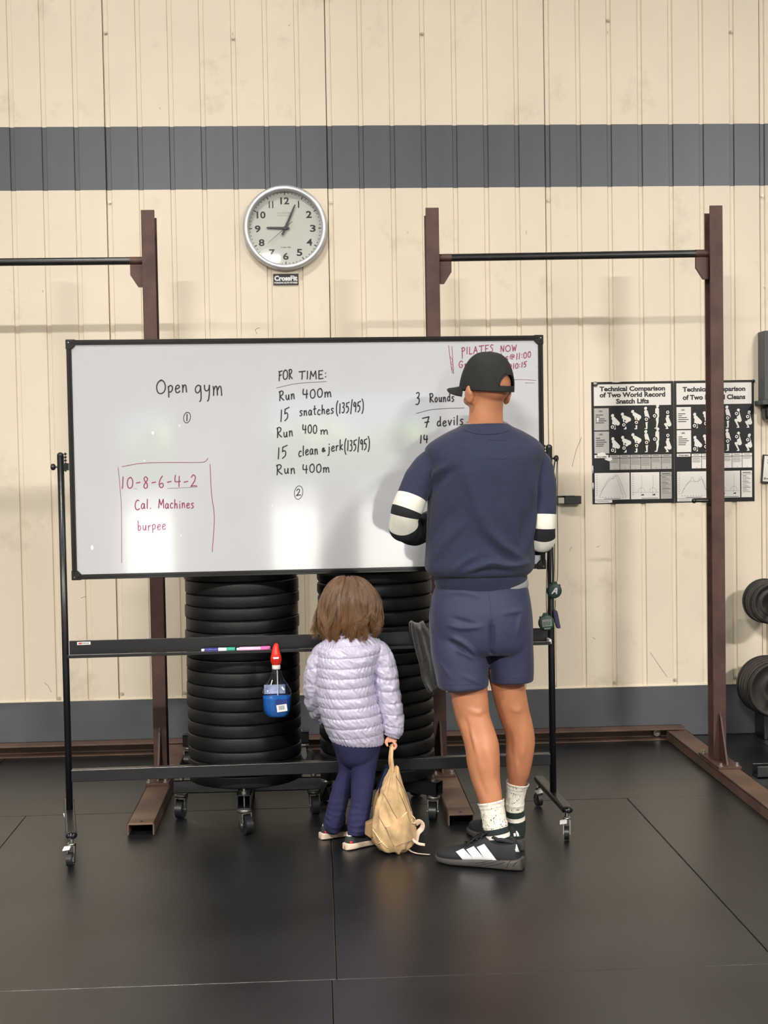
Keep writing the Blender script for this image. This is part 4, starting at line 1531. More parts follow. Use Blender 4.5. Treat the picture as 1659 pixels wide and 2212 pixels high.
def poster(label, ox, w, title, second, poses, curve):
    h = PS
    t = thing('lifting_poster', label, 'poster', (ox, 0, PZ1))
    y = [-.0012]
    sheet = MB()
    sheet.bx(0, w, -.0012, .0, -h, 0)
    sheet.build('sheet', M_pblack, t, world=False)
    W, Gm, I, Lm = MB(), MB(), MB(), MB()
    yw, yi = -.0016, -.0020

    def rect(mb, x0, x1, z0, z1, yy):
        mb.poly([(x0 * w, yy, -z0 * h), (x1 * w, yy, -z0 * h), (x1 * w, yy, -z1 * h), (x0 * w, yy, -z1 * h)])

    rect(W, .03, .97, .02, .195, yw)
    for i, ln in enumerate(title):
        n = len(title)
        zz = (.075, .125, .178)[i] if n == 3 else (.088, .155)[i]
        text_mb(ln, .03, (w * .5, yi, -zz * h), (1, 0, 0), (0, 0, 1), fit_w=w * (.80 if len(ln) > 14 else .40) * (1 if n == 3 else .98), fit_h=h * (.052 if 'y' in ln or 'p' in ln else .042), bold=.0013, mb=I)
    # two rows of figures beside name panels
    for r, (z0, z1) in enumerate(((.215, .395), (.405, .585))):
        rect(Gm if second == 0 else W, .03, .21, z0, z1, yw)
        text_mb('USA' if r == 0 else 'URS', .01, (w * .11, yi, -(z0 + .03) * h), (1, 0, 0), (0, 0, 1), fit_w=w * .045, fit_h=h * .014, bold=.0003, mb=I)
        for q in range(5):
            L = (.09, .05, .11, .13, .10)[(q + r) % 5]
            rect(I, .05, .05 + L, z0 + .052 + q * .016, z0 + .058 + q * .016, yi)
        for c_, ps in enumerate(poses):
            sc = .102 * h
            bx0 = w * (.215 + c_ * .128)
            bz0 = -(z1 - .0) * h + .002
            cell = lambda p: np.array([p[0] * sc * .93, p[1] * sc])
            dep = [0.0]

            def put(poly, mb, lift):
                yy = yw - .00006 * lift - (.00030 if mb is I else 0)
                mb.poly([(bx0 + p[0], yy, bz0 + p[1]) for p in poly])
            q = {k: cell(v) for k, v in ps.items()}
            u = sc
            put(capsule2(q['s'], q['p'], .15 * u, .17 * u), W, 0)
            put(capsule2(q['p'], q['k'], .13 * u, .09 * u), W, 1)
            put(capsule2(q['k'], q['a'], .085 * u, .05 * u), W, 2)
            put(capsule2(q['a'], q['a'] + np.array([-.14 * u, -.01 * u]), .045 * u, .035 * u), W, 3)
            put(capsule2(q['s'], q['b'], .065 * u, .045 * u), W, 4)
            put(capsule2(q['h'], q['h'] + np.array([.02 * u, .03 * u]), .115 * u, .115 * u), W, 5)
            circ = lambda r_: [q['b'] + r_ * np.array([math.cos(a), math.sin(a)]) for a in np.linspace(0, 2 * PI, 19)[:-1]]
            put(circ(.225 * u), I, 10)
            put(circ(.20 * u), W, 15)
            put(circ(.155 * u), I, 15)
            put(circ(.135 * u), W, 25)
            put(circ(.065 * u), I, 25)
    # caption strip and table of phases
    rect(W, .03, .20, .597, .622, yw)
    text_mb('Overview', .01, (w * .115, yi, -.616 * h), (1, 0, 0), (0, 0, 1), fit_w=w * .13, fit_h=h * .013, bold=.0004, mb=I)
    for c_ in range(6):
        x0 = .215 + c_ * .127
        rect(W if second else Gm, x0, x0 + .121, .600, .622, yw)
        rect(I, x0 + .02, x0 + .095, .608, .612, yi)
        rect(W if second else Gm, x0, x0 + .121, .627, .72, yw)
        for q in range(2 + (c_ * 5 + 3 * second) % 4 + (2 if not second else 0)):
            rect(Lm, x0 + .008, x0 + .10 + .012 * ((q + c_) % 2), .634 + q * .0085, .6375 + q * .0085, yi)
        rect(I, x0 + .057, x0 + .065, .709, .714, yi)
    # graphs
    rect(W, .03, .455, .745, .965, yw)
    rect(W, .47, .82, .745, .965, yw)
    rect(W if second else Gm, .835, .97, .745, .965, yw)
    rect(W, .03, .24, .968, .99, yw)
    rect(I, .05, .20, .978, .981, yi)
    rect(I, .85, .955, .757, .763, yi)
    rect(I, .835, .97, .772, .775, yi)
    for q in range(12):
        rect(Lm if q % 4 else I, .85, .90 + .05 * ((q * 7) % 3) / 2, .785 + q * .012, .789 + q * .012, yi)
    for q in range(10):
        rect(I, .048, .062, .762 + q * .018, .765 + q * .018, yi)
        rect(I, .49, .502, .762 + q * .018, .765 + q * .018, yi)
        rect(I, .085 + q * .035, .098 + q * .035, .944, .947, yi)
    rect(I, .14, .34, .956, .960, yi)
    rect(I, .60, .80, .956, .960, yi)

    def curve_(pts, wd=.0011):
        q = crom(np.array(pts, float), 6)
        Lm.ribbon([(p[0] * w, yi, -p[1] * h) for p in q], wd, (0, -1, 0))
    if curve == 0:
        curve_([(.085, .94), (.12, .89), (.18, .83), (.22, .80), (.26, .79), (.29, .77), (.31, .765), (.34, .81), (.38, .89), (.41, .94)], .0014)
        curve_([(.085, .94), (.13, .87), (.19, .80), (.22, .785), (.25, .79), (.28, .76), (.31, .80), (.345, .88), (.37, .93)])
    else:
        curve_([(.085, .93), (.12, .88), (.17, .84), (.21, .825), (.27, .83), (.31, .82), (.34, .805), (.37, .85), (.41, .94)], .0014)
        curve_([(.085, .93), (.14, .86), (.19, .82), (.22, .79), (.25, .825), (.29, .825), (.33, .79), (.37, .87), (.43, .95)])
    for xc in (.60, .74):
        curve_([(xc, .765), (xc + .005, .83), (xc - .005, .90), (xc, .93)])
        for a0 in (0,):
            curve_([(xc + .042 * math.cos(a), .905 + .032 * math.sin(a)) for a in np.linspace(PI, 2 * PI, 8)])
        I.poly([((xc - .015) * w, yi, -.935 * h), ((xc + .03) * w, yi, -.935 * h), ((xc + .025) * w, yi, -.922 * h), ((xc + .0) * w, yi, -.928 * h)])
    rect(Lm, .49, .81, .909, .911, yi)
    W.build('white_print', M_pwhite, t, world=False, fixn=False)
    Gm.build('grey_print', M_pgrey, t, world=False, fixn=False) if Gm.v else None
    I.build('black_print', M_pink2, t, world=False, fixn=False)
    Lm.build('fine_print', M_pline, t, world=False, fixn=False)
    return t


p1 = poster('black and white poster comparing two snatch lifts, left of the brown upright', PX0, .410, ['Technical Comparison', 'of Two World Record', 'Snatch Lifts'], 0, POSES, 0)
p2 = poster('black and white poster comparing two cleans, crossed by the brown upright', PX0 + .413, .402, ['Technical Comparison', 'of Two Record Cleans'], 1, POSES2, 1)
# fasteners and torn tape on the posters
MB().lathe([(.0005, -.0105), (.010, -.0095), (.013, -.004), (.012, 0)], (.020, -.0015, -.010), (0, 1, 0), n=20).build('pin_washer', M_zinc, p1, world=False)
MB().ell((.398, -.004, -.006), (.008, .006, .008)).build('pin_head', M_blacksteel, p2, world=False)
tp = MB()
rt = random.Random(9)
for x, z, w_, h_ in ((.02, -.374, .055, .03), (.06, -.392, .045, .02), (.10, -.004, .05, .005), (.0, -.45, .006, .05), (.0, -.53, .008, .04), (.0, -.60, .10, .008), (.025, -.20, .012, .03)):
    n = 9
    tp.poly([(x + w_ * (.5 + .5 * math.cos(a) * rt.uniform(.6, 1.1)), -.0023, z + h_ * (.5 + .5 * math.sin(a) * rt.uniform(.5, 1.1))) for a in np.linspace(0, 2 * PI, n + 1)[:-1]])
tp.build('torn_paper', M_pwhite, p1, world=False, fixn=False)

# ------------------------------------------------------------------ other wall fittings
br = thing('wall_bracket', 'short black metal bracket on the wall left of the posters', 'bracket', (1.25, 0, 1.19))
MB().bx(-.030, .052, -.045, .0, -.021, .0185).build('arm', M_blackcard, br, world=False, bevel=.002)
MB().bx(-.062, -.030, -.040, .0, -.018, .013).build('catch', M_alu, br, world=False, bevel=.002)
MB().bx(-.065, .020, -.048, .0, .0185, .0205).build('cover_strip', M_blacksteel, br, world=False)

ntc = thing('framed_notice', 'black framed white notice hanging crooked at the right edge beside the posters', 'notice', (2.30, 0, 1.32))
R_ = Matrix.Rotation(.085, 4, 'Y')
MB().bx(-.082, .12, -.014, 0, -.070, .070).xf(R_).build('frame', M_blackcard, ntc, world=False)
MB().bx(-.077, .115, -.0148, -.013, -.063, .064).xf(R_).build('paper', M_pwhite, ntc, world=False)
n_ = MB()
for q in range(2):
    n_.bx(-.06, .09, -.0156, -.0150, .040 - q * .013, .048 - q * .013)
n_.bx(-.06, .03, -.0156, -.0150, -.052, -.046).bx(-.072, -.062, -.0156, -.0150, -.054, -.043)
n_.xf(R_).build('print', M_pline, ntc, world=False)

cb = thing('wall_cabinet', 'dark grey wall cabinet with a ledge above the notice at the right edge', 'cabinet', (2.40, 0, 1.84))
M_cab = mat('dark_grey_cabinet', (72, 74, 76), .5)
a_ = at(1651, 714, -.10)
b_ = at(1648, 864, -.13)
MB().bx(a_.x - 2.40, .25, -.10, 0, b_.z - 1.84, a_.z - 1.84).build('body', M_cab, cb, world=False, bevel=.004)
MB().bx(b_.x - 2.40, .27, -.13, 0, b_.z - 1.84 - .022, b_.z - 1.84).build('ledge', M_cab, cb, world=False, bevel=.002)
MB().bx(a_.x - 2.40 + .012, .2, -.09, 0, b_.z - 1.84 - .10, b_.z - 1.84 - .022).build('undershelf', M_blacksteel, cb, world=False, bevel=.02)
# ================================================================== PEOPLE: shared helpers
from mathutils.bvhtree import BVHTree


def bvh_of(objs_or_mbs):
    vs, fs = [], []
    for m in objs_or_mbs:
        b = len(vs)
        if isinstance(m, MB):
            vs += [Vector(v) for v in m.v]
            fs += [tuple(i + b for i in f) for f in m.f]
        else:
            vs += [v.co.copy() for v in m.vertices]
            fs += [tuple(i + b for i in p.vertices) for p in m.polygons]
    return BVHTree.FromPolygons(vs, fs)


def hit(bvh, x, y, off=.001):
    """the point of a surface seen at a place of the photo, lifted off by a hair"""
    d = ray(x, y).normalized()
    loc, nrm, idx, dist = bvh.ray_cast(CAM, d)
    if loc is None:
        return None
    if nrm.dot(d) > 0:
        nrm = -nrm
    return loc + nrm * off, nrm


def seam(bvh, pts, r, mb, m=6, off=.0, n=6):
    P = []
    for p in crom(np.array(pts, float), m):
        h = hit(bvh, p[0], p[1], off)
        if h:
            P.append(h[0])
    if len(P) > 1:
        mb.tube(P, r, n=n)
    return mb


def patch(bvh, poly4, mb, nu=8, nv=4, off=.0012, mi=0):
    """a four-cornered printed patch laid on a surface"""
    a, b, c, d = [np.array(p, float) for p in poly4]
    g = []
    for j in range(nv + 1):
        row = []
        for i in range(nu + 1):
            u, v = i / nu, j / nv
            p = (a * (1 - u) + b * u) * (1 - v) + (d * (1 - u) + c * u) * v
            h = hit(bvh, p[0], p[1], off)
            row.append(h[0] if h else None)
        g.append(row)
    flat_, fs = [], []
    for j in range(nv + 1):
        for i in range(nu + 1):
            flat_.append(g[j][i])
    n1 = nu + 1
    for j in range(nv):
        for i in range(nu):
            q = (j * n1 + i, j * n1 + i + 1, (j + 1) * n1 + i + 1, (j + 1) * n1 + i)
            if all(flat_[x] is not None for x in q):
                fs.append(q)
    used = sorted({x for f in fs for x in f})
    idx = {x: i for i, x in enumerate(used)}
    if fs:
        mb.add([flat_[x] for x in used], [tuple(idx[x] for x in f) for f in fs], mi, True)
    return mb


def fbm(p, s, seed=0.0):
    q = Vector((p[0] * s[0] + seed, p[1] * s[1] + seed * 1.7, p[2] * s[2] - seed))
    return noise.noise(q) + .5 * noise.noise(q * 2.1 + Vector((7, 3, 1)))


def crumple(g, amp, s, seed=0.0, ridge=False, mask=None):
    nr = grid_normals(g)
    out = g.copy()
    for i in range(g.shape[0]):
        for k in range(g.shape[1]):
            v = fbm(g[i, k], s, seed)
            if ridge:
                v = .6 - abs(v) * 2.2
            out[i, k] += nr[i, k] * amp * v * (1 if mask is None else mask(i, k))
    return out


def folds(g, lines, front=True):
    """lines: (polyline of (X, Z), amplitude, width) raised or sunk on the side facing the camera"""
    nr = grid_normals(g)
    out = g.copy()
    X, Z = g[..., 0], g[..., 2]
    face = np.clip(-nr[..., 1] * 1.6, 0, 1)
    for pl, amp, wd in lines:
        q = crom(np.array(pl, float), 5)
        dist = np.full(X.shape, 1e9)
        tt = np.zeros(X.shape)
        for i in range(len(q) - 1):
            a, b = q[i], q[i + 1]
            ab = b - a
            t = np.clip(((X - a[0]) * ab[0] + (Z - a[1]) * ab[1]) / max(ab @ ab, 1e-9), 0, 1)
            d = np.hypot(X - a[0] - t * ab[0], Z - a[1] - t * ab[1])
            m = d < dist
            dist = np.where(m, d, dist)
            tt = np.where(m, (i + t) / (len(q) - 1), tt)
        w = amp * np.exp(-(dist / wd) ** 2) * np.sin(np.clip(tt, .02, .98) * PI) ** .5 * face
        out += nr * w[..., None]
    return out


def hand_mb(mb, wrist, palm, fing_dir, pw, pt_, fl, across, curl, up, scale=1.0, thumb_side=1):
    """palm and five separate bent fingers added to a body before it is fused.
    wrist -> palm centre line; across = direction over the knuckles; curl = direction in which fingers close"""
    wrist, palm = Vector(wrist), Vector(palm)
    d = (palm - wrist).normalized()
    ac, cu = Vector(across).normalized(), Vector(curl).normalized()
    mb.tube([wrist, wrist.lerp(palm, .5), palm], [(pw * .55, pt_), (pw * .9, pt_), (pw, pt_ * .8)], n=16, m=3, ref=cu.cross(d) if False else None)
    for k, (o, L, r) in enumerate(((-.78, .80, .92), (-.27, .96, 1.0), (.25, 1.0, 1.0), (.74, .9, .95))):
        b = palm + ac * (pw * o)
        l = fl * L
        p1 = b + d * l * .34 + cu * l * .08
        p2 = p1 + d * l * .18 + cu * l * .28
        p3 = p2 - d * l * .06 + cu * l * .24
        rr = pt_ * .62 * r
        mb.tube([b - d * l * .2, b, p1, p2, p3], [rr, rr, rr * .95, rr * .85, rr * .7], n=10, m=3)
        mb.ell(p3, (rr * .7,) * 3, nu=10, nv=6)
    tb = wrist.lerp(palm, .35) + ac * (pw * .75 * -thumb_side)
    q1 = tb + ac * (-thumb_side * fl * .22) + d * fl * .28 + cu * fl * .1
    q2 = q1 + d * fl * .30 + ac * (thumb_side * fl * .10) + cu * fl * .16
    mb.tube([tb + ac * (thumb_side * pw * .3), tb, q1, q2], [pt_ * .8, pt_ * .8, pt_ * .68, pt_ * .55], n=10, m=3)
    mb.ell(q2, (pt_ * .55,) * 3, nu=10, nv=6)
    return mb


def head_mb(mb, C, yaw, pitch, s=1.0, child=False, roll=0.0):
    """head with face, ears: local x = its right, y = forward, z = up"""
    M = Matrix.Rotation(yaw, 3, 'Z') @ Matrix.Rotation(pitch, 3, 'X') @ Matrix.Rotation(roll, 3, 'Y')
    C = Vector(C)

    def e(c, r, extra=None, nu=22, nv=14):
        MM = M @ extra if extra else M
        mb.ell(C + M @ (Vector(c) * s), [q * s for q in r], MM, nu, nv)
    e((0, -.012, .026), (.0755, .094, .080))
    e((0, .030, .0), (.066, .062, .085))
    e((0, .024, -.055), (.057, .062, .058))
    e((0, .062, -.092), (.026, .022, .022))
    e((0, .082, .022), (.045, .016, .012))      # brow
    e((0, .100, -.022), (.011, .016, .020))     # nose
    e((0, .094, .0), (.008, .011, .022))
    e((0, .088, -.058), (.023, .010, .006))     # lips
    e((0, .086, -.068), (.019, .010, .006))
    for k in (-1, 1):
        e((k * .032, .078, .006), (.014, .010, .010))
        e((k * .042, .060, -.022), (.022, .022, .020))
        R = Matrix.Rotation(k * -.35, 3, 'Z')
        e((k * .081, -.004, -.012), (.010, .020, .033), R)
        e((k * .085, -.014, .0), (.008, .014, .024), R)
        e((k * .075, .002, -.036), (.008, .011, .012), R)
    return M


def shoe(par, heel, ang, L, mats, W=1.0, H=1.0, sole_h=(.040, .020), nm='shoe', collar_dark=None):
    """low trainer: upper, sole, tongue and laces. heel = floor point, ang = direction it points"""
    Rm = Matrix.Translation(Vector((heel[0], heel[1], 0))) @ Matrix.Rotation(ang, 4, 'Z')
    k = L / .305
    m_up, m_sole, m_in, m_lace = mats
    st = [(-.004, .010, .060), (.006, .028, .093), (.035, .036, .099), (.075, .0375, .094), (.105, .0385, .103), (.130, .040, .104), (.165, .044, .085), (.205, .0485, .066),
          (.245, .047, .056), (.278, .036, .048), (.296, .022, .040), (.303, .006, .031)]
    zb = .012
    secs = [(Vector((x * k, 0, (t * H * k + zb) / 2)), Vector((0, 1, 0)), Vector((0, 0, 1)), w * W * k, (t * H * k - zb) / 2, 2.7) for x, w, t in st]
    g, _ = loft_grid(secs, 36, 6)
    # pull the top flat inwards so that it narrows like an upper
    zc = g[..., 2] / np.maximum(g[..., 2].max(1, keepdims=True), 1e-6)
    g[..., 1] *= 1 - .30 * np.clip(zc, 0, 1) ** 2.2
    up = MB().grid(g).xf(Rm)
    o = up.build(nm, m_up, par)
    ss = [(-.016, .014), (-.010, .030), (.03, .041), (.09, .0405), (.15, .0445), (.205, .0515), (.25, .0495), (.285, .037), (.301, .022), (.309, .006)]
    secs = []
    for x, w in ss:
        f = min(1, max(0, x / .3))
        h = (sole_h[0] * (1 - f) + sole_h[1] * f) * k
        lift = .006 * max(0, (x - .24) / .06) ** 2 * k
        secs.append((Vector((x * k, 0, h / 2 + lift * .5 + .0003)), Vector((0, 1, 0)), Vector((0, 0, 1)), w * W * k, (h - lift) / 2, 5.0))
    g2, _ = loft_grid(secs, 36, 5)
    so2 = MB().grid(g2).xf(Rm)
    so2.build('sole', m_sole, o)
    up.sole = so2
    # padded collar, tongue and laces
    cl = MB()
    ring_ = [(.008 + (.048 + .044 * math.cos(a)) , .024 * math.sin(a) * W, .0965 - .006 * math.cos(2 * a) + (.010 if math.cos(a) > .5 else 0)) for a in np.linspace(0, 2 * PI, 21)]
    cl.tube([Rm @ Vector((p[0] * k, p[1] * k, p[2] * H * k)) for p in ring_], .0075 * k, n=10, cap=False)
    cl.build('collar', m_in, o)
    tg = MB()
    S = [(Vector((x * k, 0, z * H * k)), Vector((0, 1, 0)), Vector((-.5, 0, .85)), .022 * k, .005 * k, 3) for x, z in ((.175, .082), (.15, .096), (.125, .110), (.108, .122))]
    gg, _ = loft_grid(S, 18, 3)
    tg.grid(gg).xf(Rm).build('tongue', m_up, o)
    lc = MB()
    for q in range(5):
        x = .128 + q * .017
        z = .110 - q * .0092
        lc.tube([Rm @ Vector((x * k, y * W * k, (z - abs(y) * .28 + dz) * H * k)) for y, dz in ((-.026, 0), (-.012, .003), (.0, .005), (.012, .003), (.026, 0))], .0028 * k, n=7, m=3)
    for sgn in (-1, 1):
        lc.tube([Rm @ Vector((p[0] * k, p[1] * sgn * k, p[2] * H * k)) for p in ((.128, .0, .116), (.140, .020, .118), (.160, .026, .100), (.150, .012, .108), (.128, 0, .116))], .0022 * k, n=7, m=4)
        lc.tube([Rm @ Vector((p[0] * k, p[1] * sgn * k, p[2] * H * k)) for p in ((.128, .0, .116), (.155, .030, .098), (.180, .040, .072))], .0022 * k, n=7, m=4)
    lc.build('laces', m_lace, o)
    return o, up, Rm


# ================================================================== THE MAN
M_skin = mat('tanned_skin', (184, 123, 90), .45, sss=.12, var=.07, vscale=14, bump=.12, bscale=140, spec=.45)
M_navy = mat('navy_sweatshirt', (31, 37, 60), .92, var=.10, vscale=70, bump=.35, bscale=420, sheen=.10)
M_sleeveblack = mat('black_rib_knit', (18, 20, 26), .9, bump=.3, bscale=400)
M_stripe = mat('cream_knit', (214, 211, 200), .9, var=.06, vscale=30, bump=.3, bscale=400)
M_short = mat('navy_woven_shorts', (35, 38, 67), .72, var=.06, vscale=40, bump=.15, bscale=500, sheen=.1)
M_grey = mat('grey_jersey', (140, 140, 142), .9, bump=.3, bscale=400)
M_cap = mat('black_cotton_cap', (28, 29, 29), .88, var=.2, vscale=14, bump=.4, bscale=380)
M_shoeblack = mat('black_trainer_mesh', (24, 25, 28), .75, bump=.4, bscale=500)
M_shoelace = mat('black_lace', (16, 16, 18), .8)
M_solegrey = mat('dark_grey_rubber_sole', (62, 58, 56), .6, var=.15, vscale=30, bump=.3, bscale=120)
M_shoewhite = mat('white_shoe_stripe', (226, 226, 228), .4)

# speckled sock: cream knit with dark flecks, dark and white bands near the ankle
M_sock = mat('speckled_sock', (226, 218, 204), .92, bump=.5, bscale=300)
nt = M_sock.node_tree
tc_ = nt.nodes.new('ShaderNodeTexCoord')
mp_ = nt.nodes.new('ShaderNodeMapping')
mp_.inputs['Scale'].default_value = (1, 1, .55)
vo = nt.nodes.new('ShaderNodeTexVoronoi')
vo.inputs['Scale'].default_value = 170
vo.inputs['Randomness'].default_value = 1
vr = nt.nodes.new('ShaderNodeMapRange')
vr.inputs['From Min'].default_value = .20
vr.inputs['From Max'].default_value = .34
nz = nt.nodes.new('ShaderNodeTexNoise')
nz.inputs['Scale'].default_value = 60
thr = nt.nodes.new('ShaderNodeMath')
thr.operation = 'GREATER_THAN'
thr.inputs[1].default_value = .50
mx_ = nt.nodes.new('ShaderNodeMath')
mx_.operation = 'MAXIMUM'
mc = nt.nodes.new('ShaderNodeMixRGB')
mc.inputs[1].default_value = lin((58, 48, 44))
mc.inputs[2].default_value = lin((226, 219, 206))
nt.links.new(tc_.outputs['Object'], mp_.inputs[0])
nt.links.new(mp_.outputs[0], vo.inputs['Vector'])
nt.links.new(mp_.outputs[0], nz.inputs['Vector'])
nt.links.new(vo.outputs['Distance'], vr.inputs[0])
nt.links.new(nz.outputs['Fac'], thr.inputs[0])
nt.links.new(vr.outputs[0], mx_.inputs[0])
nt.links.new(thr.outputs[0], mx_.inputs[1])
nt.links.new(mx_.outputs[0], mc.inputs[0])
nt.links.new(mc.outputs[0], nt.nodes['Principled BSDF'].inputs['Base Color'])
M_sockdark = mat('dark_sock_band', (26, 38, 36), .92, bump=.5, bscale=300)
M_sockwhite = mat('white_sock_band', (222, 216, 206), .92, bump=.5, bscale=300)

YM = -1.93
man = thing('person', 'standing person in black cap, navy sweatshirt and navy shorts facing the whiteboard, arms folded', 'person', (.60, YM, 0))


def A(x, y, dy=0.0):
    return at(x, y, YM + dy)


PXM = 620.0
HYAW, HC = .44, A(1053, 846, .0)


def mk_legs(mb, spec, Y0, Y1, ppm, dep=1.0):
    P, R = [], []
    for i, (x, y, hw) in enumerate(spec):
        f = i / (len(spec) - 1)
        P.append(at(x, y, Y0 + (Y1 - Y0) * f))
        R.append((hw / ppm, hw / ppm * dep))
    S = path_secs(P, R, ref=(0, -1, 0), exp=2.1)
    g, _ = loft_grid(S, 32, 6)
    mb.grid(g)
    return P


body = MB()
Mh = head_mb(body, HC, HYAW, -.12, .97)
# neck and trunk
nk = [(A(1049, 935, .015), .075, .060), (A(1049, 912, .005), .062, .060), (A(1050, 885, .0), .059, .060), (A(1052, 850, .0), .060, .065)]
g, _ = loft_grid([(c, Vector((1, 0, 0)), Vector((0, 1, 0)), a, b, 2.0) for c, a, b in nk], 28, 5)
body.grid(g)
TR = [(1262, 938, 1138, .105), (1215, 938, 1138, .105), (1150, 938, 1146, .108), (1080, 935, 1155, .112), (1010, 935, 1160, .108), (965, 952, 1145, .095), (938, 995, 1103, .075), (920, 1012, 1087, .06)]
S = [(at((l + r) / 2, y, YM), Vector((1, 0, 0)), Vector((0, 1, 0)), (r - l) / 2 / PXM - .012, d - .012, 2.4) for y, l, r, d in TR]
g, _ = loft_grid(S, 32, 4)
body.grid(g)
# pelvis and thighs (under the shorts)
body.ell(at(1038, 1330, YM), (.15, .10, .13))
LL = [(1000, 1370, 50), (1006, 1440, 46), (1012.5, 1490, 42), (1017.5, 1527, 39.5), (1022.5, 1552, 37.2), (1032, 1580, 36.6), (1041, 1612, 37.6), (1044.5, 1648, 36.2), (1049.5, 1685, 31.4), (1055, 1707, 28.4), (1060, 1729, 25.5), (1064, 1750, 21),
      (1068, 1770, 19), (1074, 1806, 19), (1077, 1836, 15), (1078, 1856, 13)]
RL = [(1086, 1370, 48), (1090, 1430, 42), (1096, 1475, 37), (1104, 1514, 35.2), (1111.5, 1544, 33.4), (1120, 1572, 32), (1124.3, 1600, 31.6), (1122, 1635, 29.6), (1119.5, 1668, 25), (1117, 1692, 18.5), (1114, 1714, 14), (1113, 1740, 14), (1114, 1768, 14), (1115, 1800, 15), (1116, 1822, 14)]
mk_legs(body, LL, -1.95, -2.058, 632, 1.02)
mk_legs(body, RL, -1.93, -1.832, 611, 1.02)
# feet inside the shoes
AL, AR = math.radians(154), math.radians(116)
HL, HR = atz(1121, 1877, 0), atz(1117, 1836, 0)
for Hh, a in ((HL, AL), (HR, AR)):
    d = Vector((math.cos(a), math.sin(a), 0))
    p = Vector((Hh.x, Hh.y, 0))
    body.tube([p + d * .03 + Vector((0, 0, .05)), p + d * .08 + Vector((0, 0, .055)), p + d * .16 + Vector((0, 0, .045)), p + d * .25 + Vector((0, 0, .03))], [.026, .031, (.032, .024), (.028, .014)], n=16, m=3)
# arms: hang, bent at the elbow, forearms folded in front of the chest
ELB_L, ELB_R = A(871, 1128, .02), A(1176, 1150, .02)
SH_L, SH_R = A(938, 982, .0), A(1160, 985, .0)
WR_L, WR_R = A(1010, 1098, .235), A(1085, 1120, .245)
armLs = [A(966, 1000, .0), A(934, 1006, -.004), A(908, 1034, -.015), A(893, 1066, -.03), A(876, 1112, -.05), A(873, 1141, -.03), A(888, 1146, .035), A(928, 1134, .14), A(985, 1104, .225)]
armRs = [A(1130, 1004, .0), A(1158, 1006, -.004), A(1168, 1036, -.015), A(1173, 1075, -.03), A(1172, 1140, -.045), A(1169, 1172, -.02), A(1163, 1172, .045), A(1146, 1154, .14), A(1100, 1124, .235)]
RLs = [.046, .057, .055, .053, .051, .051, .052, .050, .043]
RRs = [.046, .056, .053, .047, .043, .043, .046, .047, .043]
for arm, rad, wr in ((armLs, RLs, WR_L), (armRs, RRs, WR_R)):
    S = path_secs(arm + [wr], [r - .013 for r in rad] + [.028], ref=(0, -1, .3))
    g, _ = loft_grid(S, 24, 6)
    body.grid(g)
for W_, P_, ac, ts in ((WR_L, A(1062, 1086, .262), (0, .1, 1), 1), (WR_R, A(1032, 1122, .262), (0, .1, 1), 1)):
    hand_mb(body, W_, P_, None, .040, .015, .085, (0, .15, 1), (0, -1, 0), None, thumb_side=-1)
body_me = fused(body, .0042, 4)

M_eye = mat('eye_white', (225, 222, 216), .25)
M_iris = mat('dark_iris', (52, 36, 26), .2)
M_brow = mat('dark_brow_hair', (48, 36, 28), .8)


def eyes(par, C, M, s, brow=True):
    for k in (-1, 1):
        o = MB().ell(Vector(C) + M @ (Vector((k * .032, .0835, .004)) * s), [.0105 * s] * 3, nu=16, nv=10).build('eye', M_eye, par)
        MB().ell(Vector(C) + M @ (Vector((k * .032, .0925, .004)) * s), [.0045 * s, .0025 * s, .0045 * s], M, nu=14, nv=8).build('iris', M_iris, o)
        if brow:
            MB().tube([Vector(C) + M @ (Vector((k * x, y, z)) * s) for x, y, z in ((.016, .0985, .022), (.032, .0965, .027), (.048, .086, .022))], .0032 * s, n=8, m=4).build('eyebrow', M_brow, par)


eyes(man, HC, Mh, .97)
